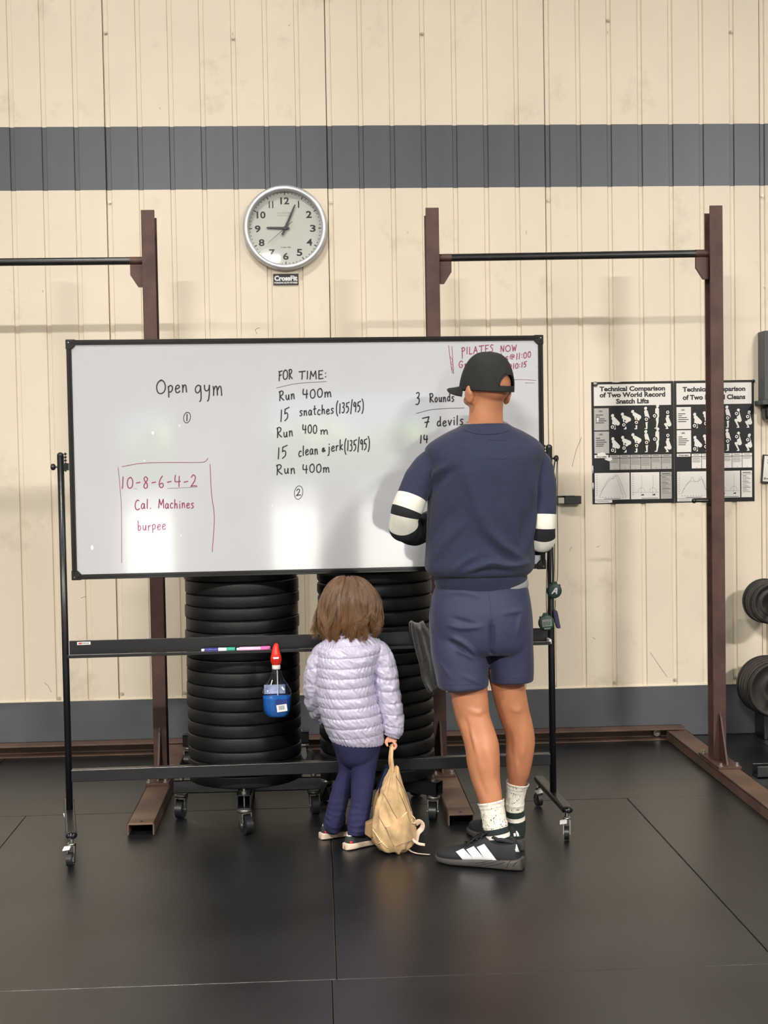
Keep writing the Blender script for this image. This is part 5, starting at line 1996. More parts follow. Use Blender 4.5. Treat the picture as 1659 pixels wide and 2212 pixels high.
# ---- sweatshirt
SW = [(1244, 938, 1138, .122), (1236, 924, 1148, .140), (1222, 917, 1155, .146), (1195, 918, 1156, .143), (1150, 920, 1159, .138), (1080, 922, 1164, .140), (1020, 922, 1169, .138), (990, 918, 1176, .130),
      (970, 916, 1176, .116), (956, 925, 1164, .104), (943, 944, 1146, .094), (932, 965, 1128, .085), (923, 986, 1110, .077), (916, 1000, 1099, .072)]
S = []
for y, l, r, d in SW:
    c = at((l + r) / 2, y, YM)
    S.append((c, Vector((1, 0, 0)), Vector((0, 1, 0)), (r - l) / 2 / PXM, d, 2.35))
g, _ = loft_grid(S, 120, 12)
xz = lambda pts: [(at(x, y, YM - .13).x, at(x, y, YM - .13).z) for x, y in pts]
g = folds(g, [
    (xz([(1012, 1020), (1026, 1085), (1042, 1125), (1070, 1165), (1136, 1213)]), 0.0165, .014),
    (xz([(1040, 1150), (1075, 1190), (1120, 1214)]), -0.0120, .012),
    (xz([(1008, 1236), (1042, 1222), (1060, 1216), (1100, 1222), (1146, 1218)]), 0.0150, .010),
    (xz([(1010, 1242), (1050, 1232), (1110, 1236)]), -0.0120, .009),
    (xz([(920, 1058), (942, 1026), (964, 1004)]), 0.0120, .012),
    (xz([(930, 1075), (958, 1035), (985, 1012)]), -0.0090, .014),
    (xz([(1163, 1095), (1155, 1140), (1147, 1186)]), 0.0120, .011),
    (xz([(1140, 1110), (1128, 1150), (1124, 1190)]), -0.0075, .016),
    (xz([(938, 1216), (965, 1170), (1000, 1130)]), 0.0090, .014),
    (xz([(930, 1180), (950, 1140), (985, 1095)]), -0.0075, .016),
    (xz([(1080, 1080), (1100, 1130), (1122, 1180)]), 0.0060, .018),
    (xz([(1158, 1010), (1152, 1050), (1158, 1085)]), 0.0090, .012),
    (xz([(975, 1240), (1000, 1215), (1030, 1195)]), 0.0075, .010)])
g = crumple(g, .0028, (9, 9, 5), 3.0)
swm = MB().grid(g)
sw = swm.build('sweatshirt', M_navy, man)
bs = bvh_of([swm])


def sleeve(path, radii, bands, seed, nm='sleeve'):
    S = path_secs(path, radii, ref=(0, -1, .3))
    g, t = loft_grid(S, 56, 22)
    mask = lambda i, k: min(1, t[i] / .06)
    g = crumple(g, .004, (16, 16, 9), seed, mask=mask)
    nt_, nu_ = g.shape[:2]
    b = MB()
    off = 0
    vs = g.reshape(-1, 3)
    b.v = [tuple(p) for p in vs]
    for i in range(nt_ - 1):
        tm = (t[i] + t[i + 1]) / 2
        mi = 0
        for lo, hi, q in bands:
            if lo <= tm < hi:
                mi = q
        for k in range(nu_):
            b.f.append((i * nu_ + k, i * nu_ + (k + 1) % nu_, (i + 1) * nu_ + (k + 1) % nu_, (i + 1) * nu_ + k))
            b.mi.append(mi)
            b.sm.append(True)
    for lo, rev in ((0, True), ((nt_ - 1) * nu_, False)):
        f = tuple(lo + k for k in range(nu_))
        b.f.append(tuple(reversed(f)) if rev else f)
        b.mi.append(0)
        b.sm.append(False)
    b.build(nm, [M_navy, M_stripe, M_sleeveblack], sw)
    return b


sleeve(armLs, RLs, [(.192, .236, 1), (.236, .262, 2), (.262, .297, 1), (.297, .40, 2)], 1.0)
sleeve(armRs, RRs, [(.224, .270, 1), (.270, .298, 2), (.298, .331, 1), (.331, .42, 2)], 5.0)
# waistband, collar, stitched square below the collar
wb_ = [(1270, 941, 1135, .121), (1262, 938, 1137, .124), (1250, 938, 1139, .127), (1243, 939, 1139, .126), (1238, 940, 1138, .118)]
S = [(at((l + r) / 2, y + 0.0, YM), Vector((1, 0, -.03)), Vector((0, 1, 0)), (r - l) / 2 / PXM, d, 2.35) for y, l, r, d in wb_]
g, _ = loft_grid(S, 96, 6)
MB().grid(g).build('waistband', M_navy, sw)
ca = [A(1050, 932, -.0), A(1050, 921, .0), A(1050, 914, .0)]
colr = MB()
pts = []
for a in np.linspace(0, 2 * PI, 33):
    pts.append(A(1050, 921, 0) + Vector((.079 * math.cos(a), .072 * math.sin(a), -.012 * -math.sin(a) * 1.0 - .010)))
colr.tube(pts, [(.010, .0075)] * len(pts), n=10, cap=False, ref=(0, 0, 1))
colr.build('crew_collar', M_navy, sw)
stq = MB()
seam(bs, [(1056, 950), (1076, 951), (1096, 951)], .0012, stq)
seam(bs, [(1056, 985), (1062, 990), (1078, 991), (1092, 990), (1097, 984)], .0012, stq)
seam(bs, [(1003, 929), (1025, 936), (1050, 938), (1080, 936), (1100, 929)], .0011, stq, off=.001)
stq.build('stitching', M_navy, sw)
# grey shirt showing at the neck and under the hem on the right
us = MB()
pts = [A(1050, 915, 0) + Vector((.069 * math.cos(a), .064 * math.sin(a), .010 * math.sin(a) - .004)) for a in np.linspace(0, 2 * PI, 33)]
us.tube(pts, .0085, n=10, cap=False)
hemS = [(at(1039 + 3, y, YM), Vector((1, 0, .06)), Vector((0, 1, 0)), w / PXM, d, 2.35) for y, w, d in ((1276, 99, .117), (1268, 100, .120), (1255, 98, .116))]
g, _ = loft_grid(hemS, 60, 4)
us.grid(g)
us.build('undershirt', M_grey, man)

# ---- shorts: one garment fused from seat and two legs
sh = MB()
SS = [(1258, 943, 1138, .116), (1285, 933, 1144, .128), (1320, 927, 1149, .142), (1355, 926, 1151, .146), (1392, 930, 1151, .138), (1408, 940, 1146, .12)]
S = [(at((l + r) / 2, y, YM), Vector((1, 0, 0)), Vector((0, 1, 0)), (r - l) / 2 / PXM, d, 2.4) for y, l, r, d in SS]
g, _ = loft_grid(S, 64, 6)
sh.grid(g)
for spec, Ye in (([(990, 1365, 62, .115), (993, 1400, 63, .118), (997, 1440, 59, .112), (1000, 1484, 54, .104)], -1.965),
                 ([(1098, 1365, 52, .108), (1102, 1400, 49, .108), (1104, 1440, 48, .104), (1104, 1470, 46.5, .100)], -1.925)):
    S = []
    for i, (x, y, hw, d) in enumerate(spec):
        S.append((at(x, y, YM + (Ye - YM) * i / 3), Vector((1, 0, 0.03)), Vector((0, 1, 0)), hw / PXM, d, 2.5))
    g, _ = loft_grid(S, 48, 6)
    sh.grid(g)
me = fused(sh, .0045, 5)
v, e_ = mesh_arrays(me)
nr = vnormals(me)


def fold_v(v, nr, lines, Yref):
    X, Z = v[:, 0], v[:, 2]
    face = np.clip(-nr[:, 1] * 1.6, 0, 1)
    for pl, amp, wd in lines:
        q = crom(np.array([(at(x, y, Yref).x, at(x, y, Yref).z) for x, y in pl]), 5)
        dist = np.full(X.shape, 1e9)
        tt = np.zeros(X.shape)
        for i in range(len(q) - 1):
            a, b = q[i], q[i + 1]
            ab = b - a
            t = np.clip(((X - a[0]) * ab[0] + (Z - a[1]) * ab[1]) / max(ab @ ab, 1e-9), 0, 1)
            d = np.hypot(X - a[0] - t * ab[0], Z - a[1] - t * ab[1])
            m = d < dist
            dist = np.where(m, d, dist)
            tt = np.where(m, (i + t) / (len(q) - 1), tt)
        v = v + nr * (amp * np.exp(-(dist / wd) ** 2) * np.sin(np.clip(tt, .02, .98) * PI) ** .5 * face)[:, None]
    return v


bv, be = mesh_arrays(body_me)
bn = vnormals(body_me)
bv = fold_v(bv, bn, [
    ([(1002, 1545), (1010, 1575), (1018, 1610)], -.0045, .007),
    ([(1012, 1570), (1022, 1600), (1030, 1630)], .0050, .008),
    ([(990, 1550), (998, 1580), (1004, 1612)], .0040, .006),
    ([(1040, 1600), (1056, 1640), (1062, 1675)], .0045, .014),
    ([(1022, 1640), (1034, 1680), (1046, 1712)], -.0035, .010),
    ([(1010, 1528), (1028, 1536), (1046, 1530)], .0040, .010),
    ([(1066, 1680), (1074, 1705), (1079, 1726)], .0035, .006),
    ([(1105, 1530), (1118, 1540), (1132, 1536)], .0030, .010),
    ([(1108, 1585), (1110, 1625), (1114, 1650)], -.0030, .009),
    ([(1132, 1580), (1138, 1615), (1134, 1645)], .0045, .012),
    ([(1122, 1650), (1124, 1670), (1122, 1688)], .0030, .006)], -2.0)
body_me.vertices.foreach_set('co', bv.ravel())
body_me.update()
link_mesh('body', body_me, M_skin, man)
v = fold_v(v, nr, [
    ([(975, 1378), (990, 1383), (1010, 1396), (1028, 1418)], .011, .009),
    ([(972, 1386), (992, 1396), (1015, 1412)], -.009, .010),
    ([(985, 1404), (1005, 1412), (1022, 1424)], .007, .007),
    ([(970, 1352), (1000, 1356), (1040, 1352)], .007, .008),
    ([(978, 1336), (1000, 1342), (1028, 1350)], -.005, .008),
    ([(930, 1300), (927, 1330), (934, 1362)], .006, .006),
    ([(940, 1300), (934, 1335), (938, 1365)], -.006, .006),
    ([(1060, 1345), (1062, 1385), (1060, 1470)], -.016, .010),
    ([(1085, 1325), (1110, 1322), (1132, 1320)], .005, .009),
    ([(1130, 1325), (1122, 1350), (1118, 1375)], .005, .009),
    ([(960, 1285), (1000, 1281), (1040, 1290)], .004, .008),
    ([(945, 1430), (955, 1440), (975, 1465)], .004, .008),
    ([(1000, 1460), (1020, 1468), (1040, 1478)], .003, .008)], YM - .13)
for i in range(len(v)):
    v[i] += nr[i] * .0022 * fbm(v[i], (11, 11, 7), 9.0)
me.vertices.foreach_set('co', v.ravel())
me.update()
bsh = bvh_of([me.copy()])
shorts = link_mesh('shorts', me, M_short, man)
st2 = MB()
seam(bsh, [(949, 1475), (975, 1479), (1000, 1479), (1030, 1477), (1052, 1473)], .0009, st2, off=.0002)
seam(bsh, [(1062, 1462), (1085, 1465), (1110, 1464), (1138, 1460)], .0009, st2, off=.0002)
seam(bsh, [(932, 1297), (930, 1330), (936, 1368)], .0012, st2, off=.0004)
seam(bsh, [(1056, 1280), (1061, 1330), (1061, 1380)], .0009, st2, off=.0002)
st2.build('seam_stitching', M_short, shorts)

# ---- cap: crown with an arched opening at the back, strap, brim, button
CY, CP = .66, .10
CC = A(1052, 822, 0)
Mc = Matrix.Rotation(CY, 3, 'Z') @ Matrix.Rotation(CP, 3, 'X')
toW = lambda p: CC + Mc @ Vector(p)
crown = MB()
nu_, nv_ = 144, 54
rx, ry, rz = .0835, .103, .132
vid = {}
rows_ = []
for j in range(nv_ + 1):
    ph = (j / nv_) * PI / 2
    row = []
    for k in range(nu_):
        th_ = 2 * PI * k / nu_
        rr = math.cos(ph) ** .72
        z = rz * math.sin(ph) ** 1.05 - .035
        seamf = 1 - .012 * (abs(math.sin(3 * th_)) < .06)
        row.append(toW((rx * rr * math.cos(th_) * seamf, ry * rr * math.sin(th_) * seamf - (.004 * math.sin(ph)), z)))
    rows_.append(row)
flat = [p for r in rows_ for p in r]
fs = []
for j in range(nv_):
    for k in range(nu_):
        thc = 2 * PI * (k + .5) / nu_
        zc = rz * math.sin(((j + .5) / nv_) * PI / 2) ** 1.05 - .035
        da = (thc - 1.5 * PI)
        if abs(da) < .42 and zc > -.013 and zc < -.013 + .038 * math.sqrt(max(0, 1 - (da / .42) ** 2)):
            continue
        fs.append((j * nu_ + k, j * nu_ + (k + 1) % nu_, (j + 1) * nu_ + (k + 1) % nu_, (j + 1) * nu_ + k))
crown.add(flat, fs)
capo = crown.build('cap', M_cap, man)
sd = capo.modifiers.new('solid', 'SOLIDIFY')
sd.thickness = .0030
sd.offset = 1
br_ = MB()
bg_ = np.zeros((9, 25, 3))
for i in range(9):
    f = i / 8
    for k in range(25):
        a = math.radians(22 + 136 * k / 24)
        ext = .074 * math.sin((a - math.radians(22)) / math.radians(136) * PI) ** .55
        p = (rx * math.cos(a) * (1 + .05 * f), ry * math.sin(a) + ext * f, -.026 - .010 * f * 1.0 - .014 * math.cos(a) ** 2 * f * 2)
        bg_[i, k] = toW(p)
br_.grid(bg_, closed_u=False)
bo = br_.build('brim', M_cap, capo)
sd = bo.modifiers.new('solid', 'SOLIDIFY')
sd.thickness = .0035
sd.offset = 0
MB().ell(toW((0, -.004, rz - .036)), (.0085, .0085, .0055), Mc).build('button', M_cap, capo)
sp_ = MB()
arc = [toW((rx * 1.03 * math.cos(1.5 * PI + .43 * math.cos(q)) * (1 - .012 * math.sin(q)), ry * 1.03 * math.sin(1.5 * PI + .43 * math.cos(q)) * (1 - .012 * math.sin(q)), -.014 + .040 * math.sin(q))) for q in np.linspace(0, PI, 22)]
sp_.tube(arc, .0024, n=8)
sp_.build('back_strap', M_cap, capo)


# ---- socks
def sock(spec, Y0, Y1, ppm, bands):
    P, R = [], []
    for i, (x, y, hw) in enumerate(spec):
        f = i / (len(spec) - 1)
        P.append(at(x, y, Y0 + (Y1 - Y0) * f))
        R.append(hw / ppm)
    S = path_secs(P, R, ref=(0, -1, 0))
    g, t = loft_grid(S, 56, 14)
    nr = grid_normals(g)
    for i in range(g.shape[0]):
        cuff = .0016 if t[i] < .022 else 0
        roll = .0022 * math.exp(-((t[i] - .004) / .004) ** 2) + .0018 * math.exp(-((t[i] - .082) / .006) ** 2)
        for k in range(56):
            g[i, k] += nr[i, k] * (cuff + roll + .0006 * math.sin(k * 2 * PI * 14 / 56) + .0012 * fbm(g[i, k], (40, 40, 70), 2.0))
    b = MB()
    b.v = [tuple(p) for p in g.reshape(-1, 3)]
    for i in range(g.shape[0] - 1):
        tm = (t[i] + t[i + 1]) / 2 / t[-1]
        mi = 0
        for lo, hi, q in bands:
            if lo <= tm < hi:
                mi = q
        for k in range(56):
            b.f.append((i * 56 + k, i * 56 + (k + 1) % 56, (i + 1) * 56 + (k + 1) % 56, (i + 1) * 56 + k))
            b.mi.append(mi)
            b.sm.append(True)
    return b.build('sock', [M_sock, M_sockdark, M_sockwhite], man)


bnd = [(.50, .61, 1), (.61, .685, 2), (.685, 1.1, 1)]
sock([(1060, 1730, 27.4), (1064, 1750, 26.6), (1068, 1772, 26.4), (1072, 1792, 26.8), (1076, 1812, 26.6), (1079, 1832, 21), (1081, 1846, 15)], -2.03, -2.056, 632, bnd)
sock([(1118, 1689, 24), (1115, 1710, 21), (1112.5, 1735, 19.6), (1113, 1755, 19.6), (1115, 1775, 20.4), (1116, 1796, 19), (1116, 1808, 17)], -1.870, -1.842, 613, bnd)

# ---- shoes
mats_m = (M_shoeblack, M_solegrey, M_shoeblack, M_shoelace)
soL, upL, RmL = shoe(man, HL, AL, .300, mats_m)
soR, upR, RmR = shoe(man, HR, AR, .300, mats_m)
bL, bR = bvh_of([upL]), bvh_of([upR])
M_groove = mat('dark_sole_groove', (24, 23, 23), .7)
bLs = bvh_of([upL, upL.sole])
gv = MB()
for pts in ([(1028, 1865), (1050, 1861), (1076, 1853)], [(1038, 1868), (1060, 1864), (1084, 1857)], [(1050, 1871), (1070, 1868), (1092, 1862)],
            [(1094, 1875), (1099, 1864), (1108, 1857), (1126, 1850)], [(946, 1862), (980, 1867), (1020, 1870), (1040, 1868)], [(1108, 1872), (1114, 1864), (1127, 1858)]):
    seam(bLs, pts, .0011, gv, off=.0)
gv.build('sole_grooves', M_groove, soL)
stp = MB()
for q in range(3):
    dx = q * 22.5
    patch(bL, [(985 + dx, 1840 - q * 5), (1001 + dx, 1833 - q * 5), (1028 + dx, 1860 - q * 1.0), (1008 + dx, 1866 - q * 1.0)], stp, 6, 8)
stp.build('side_stripes', M_shoewhite, soL)


def mark(bvh, cx_, cy_, w, h, par, m):
    """three slanted bars rising to the right"""
    b = MB()
    for q in range(3):
        x0 = cx_ - w / 2 + w * .34 * q
        hh = h * (.42 + .29 * q)
        yb = cy_ + h / 2
        patch(bvh, [(x0 + w * .02 - hh * .12, yb), (x0 + w * .24 - hh * .12, yb), (x0 + w * .24 - hh * .5 + w * .08, yb - hh), (x0 - hh * .5 + w * .08 + w * .03, yb - hh * .92)], b, 3, 5, .0015)
    if b.v:
        b.build('heel_mark', m, par)


mark(bR, 1121, 1798, 22, 17, soR, M_shoewhite)
mark(bL, 1119, 1832, 9, 16, soL, M_shoewhite)
# ================================================================== THE CHILD
YC = -1.77
PC = 600.0
M_jacket = mat('lilac_quilted_nylon', (176, 170, 192), .33, spec=.6, sheen=.1, bump=.12, bscale=160)
M_legging = mat('navy_leggings', (31, 34, 72), .85, var=.1, vscale=40, bump=.25, bscale=300)
M_childskin = mat('child_skin', (222, 160, 134), .5, sss=.12, var=.05, vscale=20, bump=.08, bscale=120)
M_kshoe = mat('dark_green_suede', (40, 46, 48), .85, var=.15, vscale=30, bump=.4, bscale=300)
M_ksole = mat('cream_rubber_sole', (222, 200, 178), .6, bump=.15, bscale=100)
M_klin = mat('pale_shoe_lining', (206, 198, 184), .9)
M_kred = mat('red_heel_tag', (188, 50, 58), .6)

kid = thing('person', 'small child in lilac quilted jacket and navy leggings seen from behind, holding a bag', 'person', (.09, YC, 0))


def K(x, y, dy=0.0):
    return at(x, y, YC + dy)


def ell_sec(y, l, r, d, dy=0.0, e=2.3, tilt=0.0):
    return (K((l + r) / 2, y, dy), Vector((1, 0, tilt)), Vector((0, 1, 0)), (r - l) / 2 / PC, d, e)


kb = MB()
KY = -.45
Mk = head_mb(kb, K(756, 1310, .015), KY, -.30, .86)
g, _ = loft_grid([ell_sec(1392, 715, 800, .05), ell_sec(1370, 730, 783, .042), ell_sec(1345, 732, 780, .042)], 24, 5)
kb.grid(g)
g, _ = loft_grid([ell_sec(1590, 720, 825, .075), ell_sec(1540, 706, 815, .078), ell_sec(1470, 692, 806, .075), ell_sec(1410, 692, 818, .065), ell_sec(1385, 712, 804, .045)], 32, 5)
kb.grid(g)
LLk = [(742, 1590, 20), (745, 1632, 16), (747, 1664, 15), (737, 1704, 16), (729, 1740, 14), (724, 1770, 12)]
RLk = [(792, 1590, 28), (787, 1650, 23), (783, 1700, 20), (779, 1740, 17), (775, 1768, 14), (775, 1782, 12)]


def kleg(spec, Y0, Y1, add, noise_amp=0.0, bunch=0.0):
    P, R = [], []
    n = len(spec)
    for i, (x, y, hw) in enumerate(spec):
        f = i / (n - 1)
        P.append(at(x, y, Y0 + (Y1 - Y0) * f))
        R.append(hw / PC + add)
    S = path_secs(P, R, ref=(0, -1, 0), exp=2.1)
    g, t = loft_grid(S, 40, 12)
    if noise_amp:
        nr = grid_normals(g)
        T = t[-1]
        for i in range(g.shape[0]):
            low = max(0, (t[i] / T - .55) / .45)
            for k in range(40):
                a = 2 * PI * k / 40
                v = noise_amp * fbm(g[i, k], (14, 14, 10), 4.0)
                ph = t[i] * 2 * PI / .021 + 1.6 * math.sin(a + t[i] * 30) + 2.2 * noise.noise(Vector((a, t[i] * 18, spec[0][0])))
                v += bunch * low ** .8 * math.sin(ph) * (.55 + .9 * noise.noise(Vector((a * 1.3, t[i] * 25, 3 + spec[0][0]))))
                g[i, k] += nr[i, k] * v
    return g


kb.grid(kleg(LLk, -1.755, -1.672, -.004))
kb.grid(kleg(RLk, -1.775, -1.782, -.004))
aKL, aKR = math.radians(26), math.radians(36)
hKL, hKR = atz(696, 1812, 0), atz(749, 1835, 0)
for Hh, a, kn in ((hKL, aKL, at(724, 1766, -1.672)), (hKR, aKR, at(775, 1778, -1.782))):
    d = Vector((math.cos(a), math.sin(a), 0))
    p = Vector((Hh.x, Hh.y, 0))
    kb.tube([kn, p + d * .042 + Vector((0, 0, .040)), p + d * .045 + Vector((0, 0, .022))], [.013, .012, .012], n=14, m=3)
    kb.tube([p + d * .03 + Vector((0, 0, .022)), p + d * .07 + Vector((0, 0, .024)), p + d * .13 + Vector((0, 0, .020))], [.012, (.018, .014), (.016, .009)], n=14, m=3)
# arms
aL = [K(700, 1408, .0), K(684, 1440, .0), K(675, 1492, .01), K(684, 1535, .07), K(712, 1556, .13)]
aR = [K(818, 1406, .0), K(832, 1450, -.01), K(840, 1500, -.015), K(847, 1545, -.02), K(847, 1578, -.025), K(845, 1590, -.025)]
for arm in (aL, aR):
    g, _ = loft_grid(path_secs(arm, [.026, .024, .021, .019, .016, .0145][:len(arm)], ref=(0, -1, 0)), 20, 6)
    kb.grid(g)
# right hand: closes round the bag's loop; thumb on the left, fingers curled in from the right
wr = K(845, 1588, -.025)
hd = K(847, 1603, -.03)
kb.tube([wr, wr.lerp(hd, .5), hd], [(.0145, .012), (.0175, .0115), (.0185, .010)], n=16, m=4)
for k, (dx, dy, dz, sc) in enumerate(((.0095, -.012, .001, .95), (.0105, -.004, .0, 1.0), (.010, .005, .001, .95), (.008, .0125, .003, .85))):
    b = hd + Vector((dx * .55, dy, .002))
    p1 = hd + Vector((dx + .004, dy, -.0135 + dz))
    p2 = hd + Vector((dx - .006, dy * .9, -.0255 + dz))
    p3 = hd + Vector((dx - .0165, dy * .9, -.0205 + dz))
    kb.tube([b, p1, p2, p3], [.0056 * sc, .0055 * sc, .0050 * sc, .0042 * sc], n=10, m=4)
    kb.ell(p3, (.0042 * sc,) * 3, nu=10, nv=6)
tb = wr.lerp(hd, .35) + Vector((-.010, -.004, 0))
t1 = tb + Vector((-.0105, -.004, -.014))
t2 = t1 + Vector((.0045, -.003, -.0125))
kb.tube([wr.lerp(hd, .3) + Vector((-.004, 0, 0)), tb, t1, t2], [.0085, .0078, .0062, .0048], n=12, m=4)
kb.ell(t2, (.0048,) * 3, nu=10, nv=6)
# left hand held in front of the body
wl = K(712, 1556, .13)
hl = wl + Vector((.030, .012, -.006))
kb.tube([wl, wl.lerp(hl, .5), hl], [(.014, .012), (.018, .011), (.018, .010)], n=16, m=3)
for k, o in enumerate((-.013, -.0045, .0045, .0125)):
    b = hl + Vector((0, .0, o))
    kb.tube([b - Vector((.008, 0, 0)), b + Vector((.010, .003, 0)), b + Vector((.018, .010, 0)), b + Vector((.012, .017, 0))], [.0055, .0052, .0048, .0042], n=10, m=3)
kb.tube([wl, wl + Vector((.008, -.002, .014)), wl + Vector((.024, .004, .022))], [.008, .0066, .005], n=10, m=3)
me = fused(kb, .0021, 3)
link_mesh('body', me, M_childskin, kid)

eyes(kid, K(756, 1310, .015), Mk, .86, False)
# ---- leggings
lg = MB()
g, _ = loft_grid([ell_sec(1578, 716, 826, .084), ell_sec(1600, 715, 826, .084), ell_sec(1620, 724, 819, .076), ell_sec(1640, 734, 810, .062), ell_sec(1652, 745, 798, .04)], 48, 6)
lg.grid(g)
lg.grid(kleg([(741, 1600, 22.5), (746, 1632, 18), (748, 1664, 16.5), (737, 1704, 19), (729, 1740, 19.5), (722, 1770, 20), (719, 1785, 18.5), (720, 1791, 13)], -1.755, -1.68, .002, .003, .0034))
lg.grid(kleg([(793, 1600, 31), (787, 1650, 26), (783, 1700, 23.5), (779, 1740, 22), (774, 1770, 22), (772, 1797, 20.5), (772, 1805, 15)], -1.775, -1.79, .002, .003, .0030))
me = fused(lg, .0030, 4, .5)
link_mesh('leggings', me, M_legging, kid)

# ---- quilted jacket
ZS = [K(750, y).z for y in (1602, 1580, 1559, 1537, 1515, 1494, 1473, 1452, 1431, 1409, 1385, 1352)]


def baffle(z, depth=.0058):
    for i in range(len(ZS) - 1):
        if ZS[i] <= z < ZS[i + 1]:
            f = (z - ZS[i]) / (ZS[i + 1] - ZS[i])
            b = math.sin(PI * f) ** .30
            return (b - .62) * depth * (.6 if i in (0, 10) else 1.0), f
    return -.4 * depth, 0


JT = [(1600, 716, 829, .088), (1590, 710, 829, .094), (1565, 699, 829, .100), (1535, 690, 824, .102), (1500, 684, 813, .101), (1460, 682, 810, .098), (1430, 682, 815, .093), (1408, 684, 824, .085),
      (1392, 693, 826, .074), (1378, 707, 814, .062), (1364, 720, 800, .052), (1354, 724, 796, .048)]
S = [ell_sec(y, l, r, d, 0, 2.35, -.05) for y, l, r, d in JT]
g, t = loft_grid(S, 240, 24)
nr = grid_normals(g)
for i in range(g.shape[0]):
    for k in range(240):
        p = g[i, k]
        zz = p[2] + .012 * math.sin(p[0] * 9 + .6) - .10 * (p[0] - .09) * .35
        d_, f = baffle(zz)
        edge = 1 - math.sin(PI * f)
        pucker = edge * .0016 * math.sin(math.atan2(p[1] - YC, (p[0] - .09)) * 46 + 3 * math.sin(zz * 90)) * (1 if zz > ZS[1] else 2.0)
        cr = .0024 * (.5 - abs(noise.noise(Vector((p[0] * 26 + p[2] * 14, p[1] * 26, p[2] * 12 + 5))) * 2)) * (1 - edge * .7)
        cr += .0020 * (.5 - abs(noise.noise(Vector((p[0] * 70 + p[2] * 48, p[1] * 55, p[2] * 26 + f * .4))) * 2)) * (1 - edge * .6)
        cr += .0007 * (.5 - abs(noise.noise(Vector((p[0] * 150 + p[2] * 110, p[1] * 100, p[2] * 50))) * 2)) * (1 - edge * .5)
        g[i, k] += nr[i, k] * (d_ + pucker + cr)
jk = MB().grid(g)
jacket = jk.build('jacket', M_jacket, kid)
# sleeves
def ksleeve(path, radii, seed, n_b):
    S = path_secs(path, radii, ref=(0, -1, 0), exp=2.1)
    g, t = loft_grid(S, 100, 30)
    nr = grid_normals(g)
    T = t[-1]
    for i in range(g.shape[0]):
        for k in range(100):
            a = 2 * PI * k / 100
            u = t[i] / T * n_b + .30 * math.sin(a + seed) + .12 * noise.noise(Vector((a, t[i] * 20, seed)))
            f = u - math.floor(u)
            b = (math.sin(PI * f) ** .30 - .62) * .0050
            edge = 1 - math.sin(PI * f)
            p = g[i, k]
            cr = .0034 * (.5 - abs(noise.noise(Vector((p[0] * 24 + seed, p[1] * 24, p[2] * 20 + p[0] * 10))) * 2))
            cr += .0022 * (.5 - abs(noise.noise(Vector((p[0] * 50 + p[2] * 40 + seed, p[1] * 40, p[2] * 34 - p[0] * 20))) * 2))
            cr += .0007 * (.5 - abs(noise.noise(Vector((p[0] * 120 + p[2] * 90 + seed, p[1] * 90, p[2] * 50))) * 2))
            g[i, k] += nr[i, k] * (b + cr + edge * .0012 * math.sin(a * 16))
    return MB().grid(g).build('sleeve', M_jacket, jacket)


ksleeve([K(716, 1396, .0), K(698, 1414, .0), K(684, 1445, -.003), K(678, 1492, .01), K(684, 1528, .05), K(702, 1552, .11)], [.030, .038, .039, .036, .034, .028], 1.0, 7)
ksleeve([K(804, 1392, .0), K(822, 1412, -.004), K(832, 1452, -.012), K(838, 1500, -.015), K(846, 1542, -.02), K(850, 1575, -.025), K(845, 1590, -.026)], [.030, .040, .042, .044, .041, .036, .026], 4.0, 8)
# elastic hem, stand collar
hm = MB()
hs = [ell_sec(1604, 721, 828, .085, 0, 2.35, -.05), ell_sec(1600, 717, 829.5, .089, 0, 2.35, -.05), ell_sec(1592, 713, 830, .092, 0, 2.35, -.05), ell_sec(1587, 714, 829, .090, 0, 2.35, -.05)]
g, t = loft_grid(hs, 150, 6)
nr = grid_normals(g)
for k in range(150):
    g[:, k] += nr[:, k] * (.0016 * math.sin(k * 2 * PI * 42 / 150))
hm.grid(g)
hm.build('elastic_hem', M_jacket, jacket)
cs = MB()
g, t = loft_grid([ell_sec(1368, 719, 802, .053), ell_sec(1360, 721, 798, .0505), ell_sec(1352, 722, 796, .049), ell_sec(1350, 726, 792, .046)], 60, 6)
cs.grid(g)
cs.build('collar', M_jacket, jacket)

# ---- hair: volume and loose strands
M_hair = mat('light_brown_hair', (112, 82, 58), .5, spec=.4)
nt = M_hair.node_tree
b_ = nt.nodes['Principled BSDF']
tc_ = nt.nodes.new('ShaderNodeTexCoord')
sx_ = nt.nodes.new('ShaderNodeSeparateXYZ')
nt.links.new(tc_.outputs['Object'], sx_.inputs[0])
zr = nt.nodes.new('ShaderNodeMapRange')      # sun-bleached ends
zr.inputs['From Min'].default_value = K(755, 1268).z
zr.inputs['From Max'].default_value = K(755, 1362).z
nt.links.new(sx_.outputs['Z'], zr.inputs[0])
mp_ = nt.nodes.new('ShaderNodeMapping')
mp_.inputs['Scale'].default_value = (170, 170, 12)
nt.links.new(tc_.outputs['Object'], mp_.inputs[0])
nz = nt.nodes.new('ShaderNodeTexNoise')
nz.inputs['Scale'].default_value = 1.0
nt.links.new(mp_.outputs[0], nz.inputs['Vector'])
add = nt.nodes.new('ShaderNodeMath')
add.operation = 'MULTIPLY_ADD'
add.inputs[1].default_value = 1.1
nt.links.new(nz.outputs['Fac'], add.inputs[0])
sub = nt.nodes.new('ShaderNodeMath')
sub.operation = 'MULTIPLY_ADD'
sub.inputs[1].default_value = .62
sub.inputs[2].default_value = -.40
nt.links.new(zr.outputs[0], sub.inputs[0])
nt.links.new(sub.outputs[0], add.inputs[2])
crp = nt.nodes.new('ShaderNodeValToRGB')
crp.color_ramp.elements[0].position = .12
crp.color_ramp.elements[0].color = lin((58, 40, 30))
crp.color_ramp.elements[1].position = .85
